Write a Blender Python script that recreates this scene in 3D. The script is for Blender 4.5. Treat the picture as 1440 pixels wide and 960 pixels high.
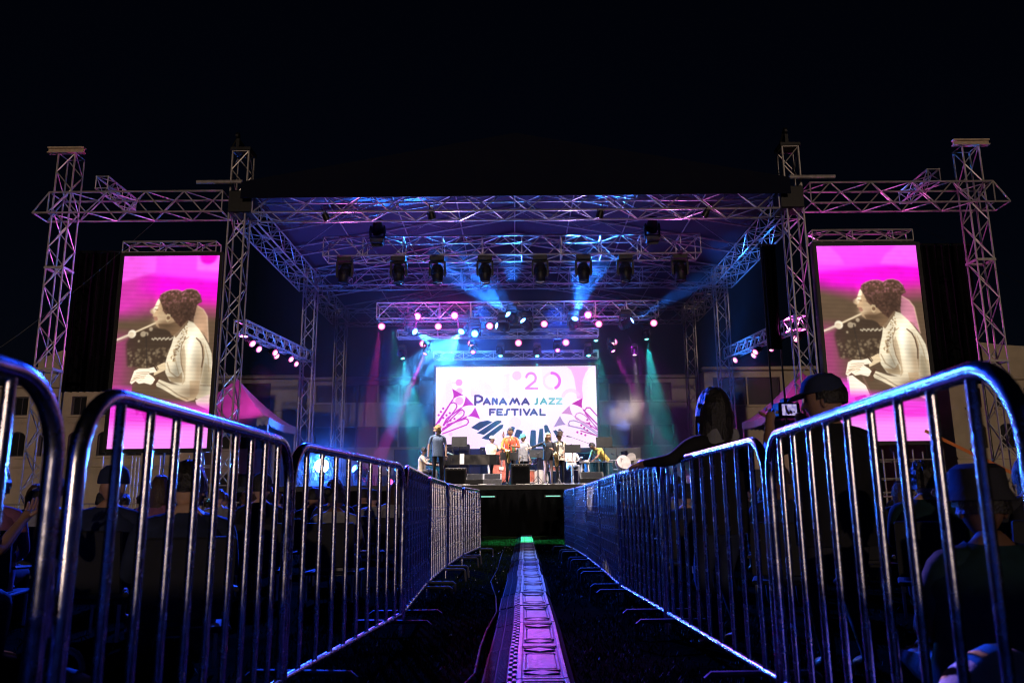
import bpy, bmesh, math, random
import numpy as np
from mathutils import Vector, Matrix, Euler
R = math.radians
random.seed(7); rng = np.random.default_rng(7)
for o in list(bpy.data.objects): bpy.data.objects.remove(o)
scene = bpy.context.scene
COL = scene.collection

# ------------------------------------------------------------------ camera, world, sun, exposure
cam_d = bpy.data.cameras.new("camera"); cam = bpy.data.objects.new("camera", cam_d); COL.objects.link(cam)
cam_d.sensor_width = 36; cam_d.lens = 28.0; cam_d.clip_start = 0.05; cam_d.clip_end = 2000
cam.matrix_world = Matrix.Translation((0, 0, 0.83)) @ Matrix.Rotation(R(90 + 11.7), 4, 'X') @ Matrix.Rotation(R(-0.5), 4, 'Z')
cam_d.dof.use_dof = True; cam_d.dof.focus_distance = 11.0; cam_d.dof.aperture_fstop = 3.5
scene.camera = cam
SUN_EL, SUN_AZ = R(5), R(176)          # warm flood of the town behind the camera
w = bpy.data.worlds.new("World"); scene.world = w; w.use_nodes = True
wn = w.node_tree.nodes; wl = w.node_tree.links
sky = wn.new("ShaderNodeTexSky"); sky.sky_type = 'NISHITA'; sky.sun_disc = False
sky.sun_elevation = SUN_EL; sky.sun_rotation = SUN_AZ
wn["Background"].inputs[1].default_value = 0.0009
tint = wn.new("ShaderNodeMix"); tint.data_type = 'RGBA'; tint.blend_type = 'MULTIPLY'; tint.inputs[0].default_value = 1; tint.inputs[7].default_value = (.45, .55, 1.3, 1)
wl.new(sky.outputs[0], tint.inputs[6]); wl.new(tint.outputs[2], wn["Background"].inputs[0])
sd = bpy.data.lights.new("sun", 'SUN'); sun = bpy.data.objects.new("sun", sd); COL.objects.link(sun)
sd.energy = 0.55; sd.angle = R(0.6); sd.color = (1.0, 0.74, 0.56)
sdir = Vector((math.sin(SUN_AZ) * math.cos(SUN_EL), math.cos(SUN_AZ) * math.cos(SUN_EL), math.sin(SUN_EL)))
sun.rotation_euler = sdir.to_track_quat('Z', 'Y').to_euler(); sun.location = (0, -20, 20)
vs = scene.view_settings; vs.view_transform = 'Standard'; vs.look = 'None'; vs.exposure = 0; vs.gamma = 1
cy = scene.cycles
cy.use_denoising = True; cy.filter_width = 1.1; cy.max_bounces = 5; cy.diffuse_bounces = 2; cy.glossy_bounces = 3; cy.transmission_bounces = 2
cy.volume_bounces = 0; cy.transparent_max_bounces = 4; cy.caustics_reflective = False; cy.caustics_refractive = False
cy.sample_clamp_indirect = 4; cy.volume_step_rate = 1.5; cy.volume_max_steps = 128

# ------------------------------------------------------------------ helpers
def mat(name, col, rough=0.6, metal=0.0, var=0.25, scale=6.0, bump=0.0, bscale=40.0, spec=0.5, emit=None, estr=0.0):
    m = bpy.data.materials.new(name); m.use_nodes = True
    n = m.node_tree.nodes; l = m.node_tree.links; b = n["Principled BSDF"]
    b.inputs["Base Color"].default_value = (*col, 1); b.inputs["Roughness"].default_value = rough
    b.inputs["Metallic"].default_value = metal; b.inputs["Specular IOR Level"].default_value = spec
    tc = n.new("ShaderNodeTexCoord")
    if var > 0:
        t = n.new("ShaderNodeTexNoise"); t.inputs["Scale"].default_value = scale; t.inputs["Detail"].default_value = 5
        l.new(tc.outputs["Object"], t.inputs["Vector"])
        r = n.new("ShaderNodeValToRGB")
        r.color_ramp.elements[0].position = 0.3; r.color_ramp.elements[1].position = 0.7
        r.color_ramp.elements[0].color = (*[c * (1 - var) for c in col], 1)
        r.color_ramp.elements[1].color = (*[min(1, c * (1 + var)) for c in col], 1)
        l.new(t.outputs["Fac"], r.inputs["Fac"]); l.new(r.outputs["Color"], b.inputs["Base Color"])
        mr = n.new("ShaderNodeMapRange"); mr.inputs["To Min"].default_value = max(0.02, rough - 0.12); mr.inputs["To Max"].default_value = min(1, rough + 0.12)
        l.new(t.outputs["Fac"], mr.inputs["Value"]); l.new(mr.outputs["Result"], b.inputs["Roughness"])
    if bump > 0:
        t2 = n.new("ShaderNodeTexNoise"); t2.inputs["Scale"].default_value = bscale; t2.inputs["Detail"].default_value = 6
        l.new(tc.outputs["Object"], t2.inputs["Vector"])
        bp = n.new("ShaderNodeBump"); bp.inputs["Strength"].default_value = bump; bp.inputs["Distance"].default_value = 0.02
        l.new(t2.outputs["Fac"], bp.inputs["Height"]); l.new(bp.outputs["Normal"], b.inputs["Normal"])
    if emit:
        b.inputs["Emission Color"].default_value = (*emit, 1); b.inputs["Emission Strength"].default_value = estr
    return m

def frame_for(t):
    t = Vector(t).normalized()
    a = Vector((0, 0, 1)) if abs(t.z) < 0.9 else Vector((1, 0, 0))
    u = t.cross(a).normalized(); return u, t.cross(u).normalized()

class MB:
    def __init__(s): s.v = []; s.f = []; s.m = []
    def add(s, vs, fs, mi=0):
        k = len(s.v); s.v += [tuple(p) for p in vs]; s.f += [tuple(i + k for i in f) for f in fs]; s.m += [mi] * len(fs); return s
    def box(s, c, d, mi=0, M=None, ch=0.0):
        hx, hy, hz = d[0] / 2, d[1] / 2, d[2] / 2
        if ch <= 0:
            P = [Vector((x * hx, y * hy, z * hz)) for z in (-1, 1) for y in (-1, 1) for x in (-1, 1)]
            F = [(0, 2, 3, 1), (4, 5, 7, 6), (0, 1, 5, 4), (2, 6, 7, 3), (0, 4, 6, 2), (1, 3, 7, 5)]
        else:
            P = []; ring = [(-1, -1), (1, -1), (1, 1), (-1, 1)]
            for z, i in ((-hz, ch), (-hz + ch, 0), (hz - ch, 0), (hz, ch)):
                for x, y in ring: P.append(Vector((x * (hx - i), y * (hy - i), z)))
            F = [(3, 2, 1, 0), (12, 13, 14, 15)]
            for r in range(3):
                for k in range(4): F.append((r * 4 + k, r * 4 + (k + 1) % 4, r * 4 + 4 + (k + 1) % 4, r * 4 + 4 + k))
        if M is not None: P = [M @ p for p in P]
        c = Vector(c); return s.add([p + c for p in P], F, mi)
    def tube(s, pts, r, n=8, mi=0, caps=True, closed=False):
        pts = [Vector(p) for p in pts]; N = len(pts)
        rs = r if isinstance(r, (list, tuple)) else [r] * N
        k0 = len(s.v); u = None; V = []
        for i, p in enumerate(pts):
            if closed: t = pts[(i + 1) % N] - pts[i - 1]
            else: t = (pts[min(i + 1, N - 1)] - pts[max(i - 1, 0)])
            t.normalize()
            if u is None: u, w_ = frame_for(t)
            else:
                u = (u - t * u.dot(t)); 
                if u.length < 1e-5: u, _ = frame_for(t)
                u.normalize()
            w_ = t.cross(u)
            for k in range(n):
                a = 2 * math.pi * k / n
                V.append(p + (u * math.cos(a) + w_ * math.sin(a)) * rs[i])
        F = []
        for i in range(N if closed else N - 1):
            j = (i + 1) % N
            for k in range(n): F.append((i * n + k, i * n + (k + 1) % n, j * n + (k + 1) % n, j * n + k))
        if caps and not closed: F += [tuple(range(n - 1, -1, -1)), tuple((N - 1) * n + k for k in range(n))]
        return s.add(V, F, mi)
    def lathe(s, prof, n=16, M=None, mi=0):
        M = M or Matrix.Identity(4); V = []; F = []
        for (r, z) in prof:
            for k in range(n):
                a = 2 * math.pi * k / n; V.append(M @ Vector((r * math.cos(a), r * math.sin(a), z)))
        for i in range(len(prof) - 1):
            for k in range(n): F.append((i * n + k, i * n + (k + 1) % n, (i + 1) * n + (k + 1) % n, (i + 1) * n + k))
        F += [tuple(range(n - 1, -1, -1)), tuple((len(prof) - 1) * n + k for k in range(n))]
        return s.add(V, F, mi)
    def ball(s, c, r, nu=12, nv=8, mi=0, M=None):
        r = r if isinstance(r, (tuple, list)) else (r, r, r); V = []; F = []
        for j in range(nv + 1):
            th = math.pi * j / nv
            for i in range(nu):
                a = 2 * math.pi * i / nu; p = Vector((r[0] * math.sin(th) * math.cos(a), r[1] * math.sin(th) * math.sin(a), r[2] * math.cos(th)))
                V.append((M @ p if M else p) + Vector(c))
        for j in range(nv):
            for i in range(nu): F.append((j * nu + i, (j + 1) * nu + i, (j + 1) * nu + (i + 1) % nu, j * nu + (i + 1) % nu))
        return s.add(V, F, mi)
    def prism(s, poly, y0, y1, mi=0, M=None):      # polygon in x,z extruded along y
        n = len(poly); V = [Vector((x, y0, z)) for x, z in poly] + [Vector((x, y1, z)) for x, z in poly]
        if M: V = [M @ p for p in V]
        F = [tuple(range(n)), tuple(range(2 * n - 1, n - 1, -1))] + [(i, i + n, (i + 1) % n + n, (i + 1) % n) for i in range(n)]
        return s.add(V, F, mi)
    def loft(s, rings, mi=0, cap=True):
        n = len(rings[0]); V = [p for r in rings for p in r]; F = []
        for i in range(len(rings) - 1):
            for k in range(n): F.append((i * n + k, i * n + (k + 1) % n, (i + 1) * n + (k + 1) % n, (i + 1) * n + k))
        if cap: F += [tuple(range(n - 1, -1, -1)), tuple((len(rings) - 1) * n + k for k in range(n))]
        return s.add(V, F, mi)
    def mesh(s, name, mats, smooth=True, ang=40):
        me = bpy.data.meshes.new(name); me.from_pydata(s.v, [], s.f)
        for m in (mats if isinstance(mats, (list, tuple)) else [mats]): me.materials.append(m)
        me.polygons.foreach_set("material_index", s.m)
        if smooth:
            me.polygons.foreach_set("use_smooth", [True] * len(me.polygons)); me.set_sharp_from_angle(angle=R(ang))
        me.update(); return me
    def build(s, name, mats, parent=None, smooth=True, ang=40, loc=None):
        return put(name, s.mesh(name, mats, smooth, ang), parent, loc)

def put(name, me, parent=None, loc=None):
    o = bpy.data.objects.new(name, me); COL.objects.link(o)
    if parent: o.parent = parent
    if loc is not None: o.location = loc
    return o
def tag(o, label=None, cat=None, group=None, kind=None):
    for k, v in (("label", label), ("category", cat), ("group", group), ("kind", kind)):
        if v: o[k] = v
    return o
def thing(name, label, cat, loc=(0, 0, 0), rz=0, group=None, M=None):
    o = bpy.data.objects.new(name, None); COL.objects.link(o); o.empty_display_size = 0.1
    if M is not None: o.matrix_world = M
    else: o.location = loc; o.rotation_euler = (0, 0, rz)
    return tag(o, label, cat, group)
KIDS = {}
def dup(root, loc, rz=0, label=None, group=None, M=None):
    def cp(o, par):
        c = o.copy(); COL.objects.link(c)
        if par: c.parent = par
        for ch in list(o.children): cp(ch, c)
        return c
    r = cp(root, None)
    if M is not None: r.matrix_world = M
    else: r.location = loc; r.rotation_euler = (0, 0, rz)
    if label: r["label"] = label
    if group: r["group"] = group
    return r
ORD = ["first", "second", "third", "fourth", "fifth", "sixth", "seventh", "eighth", "ninth", "tenth", "eleventh", "twelfth", "thirteenth", "fourteenth"]
def aim(loc, target):
    return Matrix.Translation(loc) @ (Vector(target) - Vector(loc)).to_track_quat('-Z', 'Y').to_matrix().to_4x4()
def glow(loc, col, power, rad=.08):
    d = bpy.data.lights.new("lamp_light", 'POINT'); d.energy = power; d.color = col; d.shadow_soft_size = rad
    o = bpy.data.objects.new("lamp_light", d); COL.objects.link(o); o.location = loc; return o
def spot(loc, target, col, power, ang=15, blend=0.3, rad=0.06):
    d = bpy.data.lights.new("spot_light", 'SPOT'); d.energy = power; d.color = col; d.spot_size = R(ang); d.spot_blend = blend; d.shadow_soft_size = rad
    o = bpy.data.objects.new("spot_light", d); COL.objects.link(o); o.matrix_world = aim(loc, target); return o

# ------------------------------------------------------------------ materials
STEEL = mat("galvanised_steel", (0.50, 0.50, 0.53), 0.25, 1.0, 0.3, 22, 0.025, 70)
ALU = mat("truss_aluminium", (0.50, 0.46, 0.44), 0.42, 0.45, 0.15, 8)
BLACKMETAL = mat("black_metal", (0.010, 0.010, 0.011), 0.45, 0.3, 0.3, 12)
BLACKCLOTH = mat("black_cloth", (0.0035, 0.0035, 0.0045), 0.95, 0, 0.3, 5, 0.3, 60, 0.1)
PLASTIC = mat("black_plastic", (0.010, 0.010, 0.012), 0.5, 0, 0.3, 10, spec=0.3)
DECK = mat("stage_deck", (0.014, 0.014, 0.016), 0.4, 0, 0.3, 3)
CANVAS = mat("roof_fabric", (0.045, 0.034, 0.060), 0.8, 0, 0.1, 2, 0.1, 8)
NAVY = mat("navy_fabric", (0.0015, 0.003, 0.014), 0.9, 0, 0.1, 2, 0.05, 8, 0.2)
WOODBAR = mat("painted_bar", (0.55, 0.42, 0.30), 0.7, 0, 0.2, 10)
WHITE = mat("white_paint", (0.75, 0.74, 0.72), 0.5, 0, 0.1, 6)
BRASS = mat("brass", (0.80, 0.56, 0.22), 0.22, 1.0, 0.1, 20)
PIANO = mat("piano_lacquer", (0.012, 0.012, 0.013), 0.12, 0, 0.1, 5)
BASSWOOD = mat("varnished_wood", (0.30, 0.09, 0.06), 0.3, 0, 0.3, 14)
CREAM = mat("cream_skin", (0.72, 0.60, 0.42), 0.5, 0, 0.12, 8)
BLUEDRUM = mat("blue_drum_shell", (0.03, 0.10, 0.16), 0.3, 0.1, 0.2, 8)
REDDRUM = mat("red_drum_shell", (0.30, 0.08, 0.05), 0.3, 0, 0.2, 8)
STONE = mat("building_plaster", (0.48, 0.40, 0.28), 0.9, 0, 0.18, 0.8, 0.3, 6)
CONCRETE = mat("painted_concrete", (0.34, 0.31, 0.29), 0.85, 0, 0.15, 1.2, 0.2, 8)
DARKCONC = mat("dark_concrete", (0.08, 0.075, 0.08), 0.9, 0, 0.2, 1.2)
GLASS = mat("window_glass", (0.010, 0.011, 0.014), 0.4, 0, 0.2, 2, spec=0.2)
MATBLACK = mat("dark_rubber", (0.012, 0.012, 0.014), 0.8, 0, 0.3, 20, 0.3, 80, spec=0.1); DULL = mat("dull_steel", (0.08, 0.08, 0.085), 0.7, 0.2, 0.3, 20)  # DULL: darker, rougher steel for the barricade feet
ORANGE = mat("orange_webbing", (0.8, 0.22, 0.05), 0.7, 0, 0.1, 20)
TENT = mat("tent_canvas", (0.42, 0.38, 0.40), 0.8, 0, 0.08, 3, 0.1, 10)
CHAIRP = mat("chair_fabric", (0.005, 0.006, 0.010), 0.8, 0, 0.2, 20)
def led(name, col, s):
    return mat(name, (0.02, 0.02, 0.02), 0.3, 0, 0, emit=col, estr=s)
def lens(name, core, edge, s):          # hot centre of the lens, saturated rim
    m = led(name, core, s); n = m.node_tree.nodes; l = m.node_tree.links; tc = n.new("ShaderNodeTexCoord"); sp = n.new("ShaderNodeVectorMath"); sp.operation = 'MULTIPLY'; sp.inputs[1].default_value = (8.5, 8.5, 0)
    ln = n.new("ShaderNodeVectorMath"); ln.operation = 'LENGTH'; l.new(tc.outputs["Object"], sp.inputs[0]); l.new(sp.outputs[0], ln.inputs[0]); r = n.new("ShaderNodeValToRGB")
    r.color_ramp.elements[0].position = .25; r.color_ramp.elements[0].color = (*core, 1); r.color_ramp.elements[1].position = .85; r.color_ramp.elements[1].color = (*edge, 1)
    l.new(ln.outputs["Value"], r.inputs["Fac"]); l.new(r.outputs["Color"], n["Principled BSDF"].inputs["Emission Color"]); return m
C_MAG = (1.0, 0.03, 0.75); C_PINK = (1.0, 0.25, 0.45); C_BLUE = (0.02, 0.20, 1.0); C_TEAL = (0.02, 0.80, 0.75)
L_MAG = lens("lens_magenta", (1, .55, .9), (.6, .02, .45), 5); L_PINK = lens("lens_pink", (1, .50, .65), (.35, .02, .14), 3.5)
L_BLUE = lens("lens_blue", (.55, .8, 1.0), (.03, .2, 1.0), 9); L_TEAL = lens("lens_teal", (.4, 1.0, .9), (.02, .4, .35), 4); L_WHITE = led("lens_white", (1.0, 0.8, 0.6), 4)
L_STAR = led("lens_star", (0.5, 0.75, 1.0), 200)
L_OFF = mat("lens_glass", (0.03, 0.03, 0.04), 0.1, 0, 0)
# ------------------------------------------------------------------ trusses
BR = {}
def brace_mesh(kind, bay, w, h, flip, r):
    key = (kind, round(bay, 4), w, h, flip, r)
    if key not in BR:
        a, b = (0, bay) if not flip else (bay, 0)
        y, z = w / 2, h / 2
        P = {'front': ((a, -y, -z), (b, -y, z)), 'back': ((a, y, -z), (b, y, z)), 'top': ((a, -y, z), (b, y, z)), 'bottom': ((a, -y, -z), (b, y, -z)),
             'vf': ((0, -y, -z), (0, -y, z)), 'vb': ((0, y, -z), (0, y, z)), 'vt': ((0, -y, z), (0, y, z)), 'vd': ((0, -y, -z), (0, y, -z))}[kind]
        BR[key] = MB().tube(P, r, 5).mesh("brace", ALU)
    return BR[key]
def truss(name, label, cat, p0, p1, w, h, bay=0.62, up=(0, 0, 1), group=None, single=True, posts=True, rc=0.030, rb=0.019, slant=0.0, root=None):
    p0, p1 = Vector(p0), Vector(p1); L = (p1 - p0).length; x = (p1 - p0).normalized(); up = Vector(up)
    y = up.cross(x).normalized(); z = x.cross(y)
    M = Matrix.Translation(p0) @ Matrix((x, y, z)).transposed().to_4x4()
    t = thing(name, label, cat, group=group, M=M)
    n = max(2, round(L / bay)); b = L / n
    for sy in (-1, 1):
        for sz in (-1, 1):
            x0 = -slant if sz < 0 else 0
            MB().tube([(x0, sy * w / 2, sz * h / 2), (L, sy * w / 2, sz * h / 2)], rc, 6).build("chord", ALU, t)
    if slant:
        for sy in (-1, 1): MB().tube([(-slant, sy * w / 2, -h / 2), (0, sy * w / 2, h / 2)], rb * 1.2, 5).build("end_strut", ALU, t)
        MB().tube([(-slant, -w / 2, -h / 2), (-slant, w / 2, -h / 2)], rb * 1.2, 5).build("end_strut", ALU, t)
    stuff = MB()
    for i in range(n + 1):
        ks = []
        if i < n: ks += [(k, (i + (k in ('back', 'top'))) % 2 == 1) for k in ('front', 'back', 'top', 'bottom')]
        if i in (0, n) or (posts and i % 2 == 0): ks += [(k, False) for k in ('vf', 'vb', 'vt', 'vd')]
        for k, fl in ks:
            me = brace_mesh(k, b, w, h, fl, rb)
            if single: put("brace", me, t, (i * b, 0, 0))
            else: stuff.add([Vector(v.co) + Vector((i * b, 0, 0)) for v in me.vertices], [tuple(p.vertices) for p in me.polygons])
    if not single: tag(stuff.build("bracing", ALU, t), kind="stuff")
    return t

TZ = 11.75
def tower(label, x, y, top, group, w=0.5, single=True, bay=0.6):
    return truss("truss_tower", label, "truss tower", (x, y, 0.12), (x, y, top), w, w, bay, up=(0, 1, 0), group=group, single=single, posts=False)
XL, XR = -8.4, 8.72
for x, lab in ((XL, "tall truss tower at the stage front between the roof and the left video screen"), (XR, "tall truss tower at the stage front between the roof and the right video screen")):
    t = tower(lab, x, 23.35, TZ, "front roof towers")
    mi = t.matrix_world.inverted()
    def part(name, mb, m): 
        o = mb.build(name, m, t); o.matrix_parent_inverse = mi; return o
    part("base_plate", MB().box((x, 23.35, 0.06), (0.9, 0.9, 0.12), ch=0.02), BLACKMETAL)
    part("sleeve_block", MB().box((x - math.copysign(0.1, x), 23.35, 10.05), (0.7, 0.7, 0.72), ch=0.03), BLACKMETAL)
    part("roller_beam", MB().tube([(x - 1.0 * (x < 0) - .2, 22.85, 10.62), (x + 1.0 * (x > 0) + .2, 22.85, 10.62)], 0.06, 8), ALU)
    tp = MB().box((x, 23.35, TZ + 0.06), (0.62, 0.62, 0.1)); tp.box((x - .1, 23.3, TZ + .25), (.1, .5, .28)); tp.tube([(x - .28, 23.1, TZ + .12), (x - .12, 23.2, TZ + .6)], .03, 6); tp.lathe([(.02, -.06), (.11, -.04), (.11, .04), (.02, .06)], 10, Matrix.Translation((x - .12, 23.1, TZ + .5)) @ Matrix.Rotation(R(90), 4, 'Y'))
    part("head_sheave", tp, BLACKMETAL)
for x, lab in ((-13.78, "outermost truss tower left of the left video screen with pale cross bar on top"), (14.3, "outermost truss tower right of the right video screen with pale cross bar on top")):
    t = tower(lab, x, 23.3, 11.7, "outer wing towers", 0.52)
    mi = t.matrix_world.inverted()
    o = MB().box((x, 23.0, 11.84), (1.12, 0.16, 0.05)).box((x, 23.0, 11.76), (1.1, 0.05, 0.12)).box((x, 23.0, 11.69), (1.12, 0.16, 0.04)).build("cap_beam", WOODBAR, t); o.matrix_parent_inverse = mi
    o = MB().box((x, 23.3, 0.06), (0.9, 0.9, 0.12), ch=0.02).build("base_plate", BLACKMETAL, t); o.matrix_parent_inverse = mi
    for zz in (4.9, 8.0):
        m = MB()
        for s in (-1, 1): m.box((x, 23.3 + s * .27, zz), (.6, .05, .07)); m.box((x + s * .275, 23.3, zz), (.05, .5, .07))
        o = m.build("joint_collar", ALU, t); o.matrix_parent_inverse = mi
truss("wing_truss", "long horizontal box truss over the left video screen ending in a slanted tip", "truss", (-14.1, 23.28, 10.02), (-8.8, 23.28, 10.02), 0.78, 0.66, 0.6, slant=0.45, posts=False, group="wing trusses", rb=.021)
truss("wing_truss", "long horizontal box truss over the right video screen ending in a slanted tip", "truss", (14.75, 23.28, 10.12), (9.15, 23.28, 10.12), 0.78, 0.66, 0.6, slant=0.45, posts=False, group="wing trusses", rb=.021)
for x, s in ((-12.45, "left"), (12.9, "right")):
    truss("stub_truss", f"short truss laid across the top of the {s} wing truss, open end to the front", "truss", (x, 22.75, 10.60), (x, 24.6, 10.60), 0.36, 0.38, 0.45, group="stub trusses on the wings", rb=.016)
truss("roof_truss", "long front roof truss along the lower edge of the dark gable", "truss", (-7.9, 23.4, 9.98), (8.2, 23.4, 9.98), 0.85, 0.62, 0.7, posts=False)
truss("lighting_truss", "blue lit upper lighting truss carrying the row of dark moving heads", "truss", (-6.4, 26.3, 9.55), (6.45, 26.3, 9.55), 0.8, 0.68, 0.66)
truss("lighting_truss", "lower lighting truss hung with pink and blue lamps above the stage", "truss", (-5.22, 30.2, 8.28), (5.66, 30.2, 8.28), 0.6, 0.62, 0.62)
truss("lamp_bar_truss", "flat ladder truss hung below the lower lighting truss", "truss", (-4.55, 31.0, 7.56), (3.42, 31.0, 7.56), 0.4, 0.28, 0.8, single=False, rb=0.014)
truss("header_truss", "small truss just above the large central LED wall", "truss", (-3.2, 31.9, 6.86), (3.5, 31.9, 6.86), 0.3, 0.3, 0.6, single=False, rb=0.012, rc=0.02)
truss("roof_truss", "roof truss between the two middle towers, behind the moving heads", "truss", (-8.1, 32.2, 10.2), (8.45, 32.2, 10.2), 0.8, 0.7, 0.75, single=False)
truss("roof_truss", "rear roof truss farthest back between the two back towers", "truss", (-8.1, 38.2, 10.0), (8.45, 38.2, 10.0), 0.8, 0.7, 0.75, single=False)
for x, s in ((XL, "left"), (XR, "right")):
    truss("side_truss", f"{s} roof edge truss running back from the front tower to the middle tower", "truss", (x, 23.85, 9.95), (x, 31.9, 9.95), 0.8, 0.62, 0.7)
    truss("side_truss", f"{s} roof edge truss running back from the middle tower to the back tower", "truss", (x, 32.5, 9.95), (x, 38.0, 9.95), 0.8, 0.62, 0.7, single=False)
    truss("low_side_truss", f"thin low truss on the {s} side of the stage carrying small pink lamps", "truss", (x + .1, 23.7, 6.28), (x + .1, 31.9, 6.5 + .35), 0.36, 0.4, 0.5)
    tower(f"middle roof tower on the {s} side of the stage", x, 32.2, 10.6, "middle roof towers", 0.48)
    tower(f"back roof tower on the {s} side of the stage, farthest from the audience", x, 38.2, 10.4, "back roof towers", 0.48, single=False)
truss("screen_truss", "short truss hung directly above the left video screen", "truss", (-11.78, 23.25, 8.62), (-8.95, 23.25, 8.62), 0.4, 0.34, 0.56)
truss("screen_truss", "short truss hung directly above the right video screen", "truss", (9.15, 23.25, 8.8), (12.2, 23.25, 8.8), 0.4, 0.34, 0.56)

# ------------------------------------------------------------------ roof canopy
rf = thing("roof_canopy", "dark gabled fabric roof stretched over the whole stage", "stage roof", (0.15, 23, 0))
EZ, AZ, EX = 10.55, 12.05, 8.35
def roof_sheet(s, m):
    nx, ny = 14, 20; V = []; F = []
    for j in range(ny + 1):
        for i in range(nx + 1):
            u = i / nx; v = j / ny
            sag = 0.10 * math.sin(math.pi * ((v * 5) % 1)) * math.sin(math.pi * u)
            V.append((s * EX * (1 - u), v * 15.6, EZ + (AZ - EZ) * u - sag))
    for j in range(ny):
        for i in range(nx):
            a = j * (nx + 1) + i; F.append((a, a + 1, a + nx + 2, a + nx + 1))
    V2 = [(x, y, z + .012) for x, y, z in V]; k = len(V)
    return MB().add(V, F, 0).add(V2, [tuple(reversed(f)) for f in F], 1)
roof_sheet(-1, 0).build("fabric_panel", [CANVAS, NAVY], rf); roof_sheet(1, 0).build("fabric_panel", [CANVAS, NAVY], rf)
MB().prism([(-EX, 10.05), (EX, 10.05), (EX, EZ + .03), (0, AZ + .05), (-EX, EZ + .03)], -0.25, -0.22).build("gable_cloth", NAVY, rf)
for y in (2.9, 5.6, 8.4, 11.4, 14.6):
    m = MB()
    for s in (-1, 1):
        m.tube([(s * EX, y, EZ - .12), (0, y, AZ - .14)], .035, 6); m.tube([(s * EX, y, EZ - .48), (0, y, AZ - .55)], .03, 6)
        for k in range(10):
            a, b = k / 10, (k + 1) / 10; z = lambda t, o: EZ + (AZ - EZ) * t - o
            m.tube([(s * EX * (1 - a), y, z(a, .5)), (s * EX * (1 - b), y, z(b, .13))] if k % 2 else [(s * EX * (1 - a), y, z(a, .13)), (s * EX * (1 - b), y, z(b, .5))], .015, 5)
    m.build("rafter", ALU, rf)
for u in (-.75, -.5, -.25, 0, .25, .5, .75):
    MB().tube([(EX * u, 0, AZ - (AZ - EZ) * abs(u) - .1), (EX * u, 15.5, AZ - (AZ - EZ) * abs(u) - .1)], .025, 6).build("purlin", ALU, rf)
for s in (-1, 1):
    MB().tube([(s * 8.3, .4, 10.2), (s * 3.5, 5.6, 11.2)], .012, 5).tube([(s * 8.3, 5.6, 10.2), (s * 3.5, .6, 11.2)], .012, 5).build("bracing_cable", ALU, rf)

# ------------------------------------------------------------------ procedural screen pictures (numpy painting)
class Paint:
    def __init__(s, W, H, ss=2):
        s.W, s.H, s.ss = W * ss, H * ss, ss; s.a = np.ones((s.H, s.W, 3), np.float32)
        s.Y, s.X = np.mgrid[0:s.H, 0:s.W].astype(np.float32); s.X = (s.X + .5) / s.W; s.Y = (s.Y + .5) / s.H; s.asp = W / H
    def mix(s, mask, col, al=1.0):
        c = np.asarray(col, np.float32) / 255.0 if not callable(col) else col(s.X, s.Y) / 255.0
        m = (mask.astype(np.float32) * al)[..., None]; s.a = s.a * (1 - m) + c * m
    def poly(s, pts, col, al=1.0):
        P = np.asarray(pts, np.float32); m = np.zeros(s.X.shape, bool); n = len(P); j = n - 1
        for i in range(n):
            xi, yi = P[i]; xj, yj = P[j]
            if yi != yj: m ^= ((yi > s.Y) != (yj > s.Y)) & (s.X < (xj - xi) * (s.Y - yi) / (yj - yi) + xi)
            j = i
        s.mix(m, col, al)
    def disc(s, c, rx, col, al=1.0, ry=None):
        ry = rx * s.asp if ry is None else ry
        s.mix(((s.X - c[0]) / rx) ** 2 + ((s.Y - c[1]) / ry) ** 2 < 1, col, al)
    def blob(s, c, rx, ry, col, al=1.0, p=1.0):
        d = ((s.X - c[0]) / rx) ** 2 + ((s.Y - c[1]) / ry) ** 2; s.mix(np.exp(-d * p), col, al)
    def line(s, pts, wd, col, al=1.0):
        d = np.full(s.X.shape, 9.0, np.float32); ax = s.asp
        for (x0, y0), (x1, y1) in zip(pts[:-1], pts[1:]):
            x0, x1 = x0 * ax, x1 * ax; dx, dy = x1 - x0, y1 - y0; L = dx * dx + dy * dy + 1e-9
            t = np.clip(((s.X * ax - x0) * dx + (s.Y - y0) * dy) / L, 0, 1)
            d = np.minimum(d, np.hypot(s.X * ax - x0 - t * dx, s.Y - y0 - t * dy))
        s.mix(d < wd / 2, col, al)
    def blur(s, k):
        for ax in (0, 1):
            p = np.pad(s.a, [(k, k) if a == ax else (0, 0) for a in range(3)], mode='edge'); c = np.cumsum(p, axis=ax)
            z = np.zeros_like(np.take(c, [0], axis=ax)); c = np.concatenate([z, c], axis=ax); n = s.a.shape[ax]; w_ = 2 * k + 1
            s.a = (np.take(c, range(w_, w_ + n), axis=ax) - np.take(c, range(0, n), axis=ax)) / w_
    def image(s, name, lines=0, amp=0.2):
        a = s.a.reshape(s.H // s.ss, s.ss, s.W // s.ss, s.ss, 3).mean(axis=(1, 3)); h, w_ = a.shape[:2]
        if lines:
            yy = np.arange(h); a = a * (1 - amp * ((yy % lines) == 0))[:, None, None]
        im = bpy.data.images.new(name, w_, h); px = np.ones((h, w_, 4), np.float32); px[..., :3] = np.clip(a[::-1], 0, 1)
        im.pixels.foreach_set(px.ravel()); im.update(); im.pack(); return im
def arc(c, r, a0, a1, n=14, ry=None):
    return [(c[0] + r * math.cos(R(a0 + (a1 - a0) * i / n)), c[1] + (ry or r) * math.sin(R(a0 + (a1 - a0) * i / n))) for i in range(n + 1)]

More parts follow.
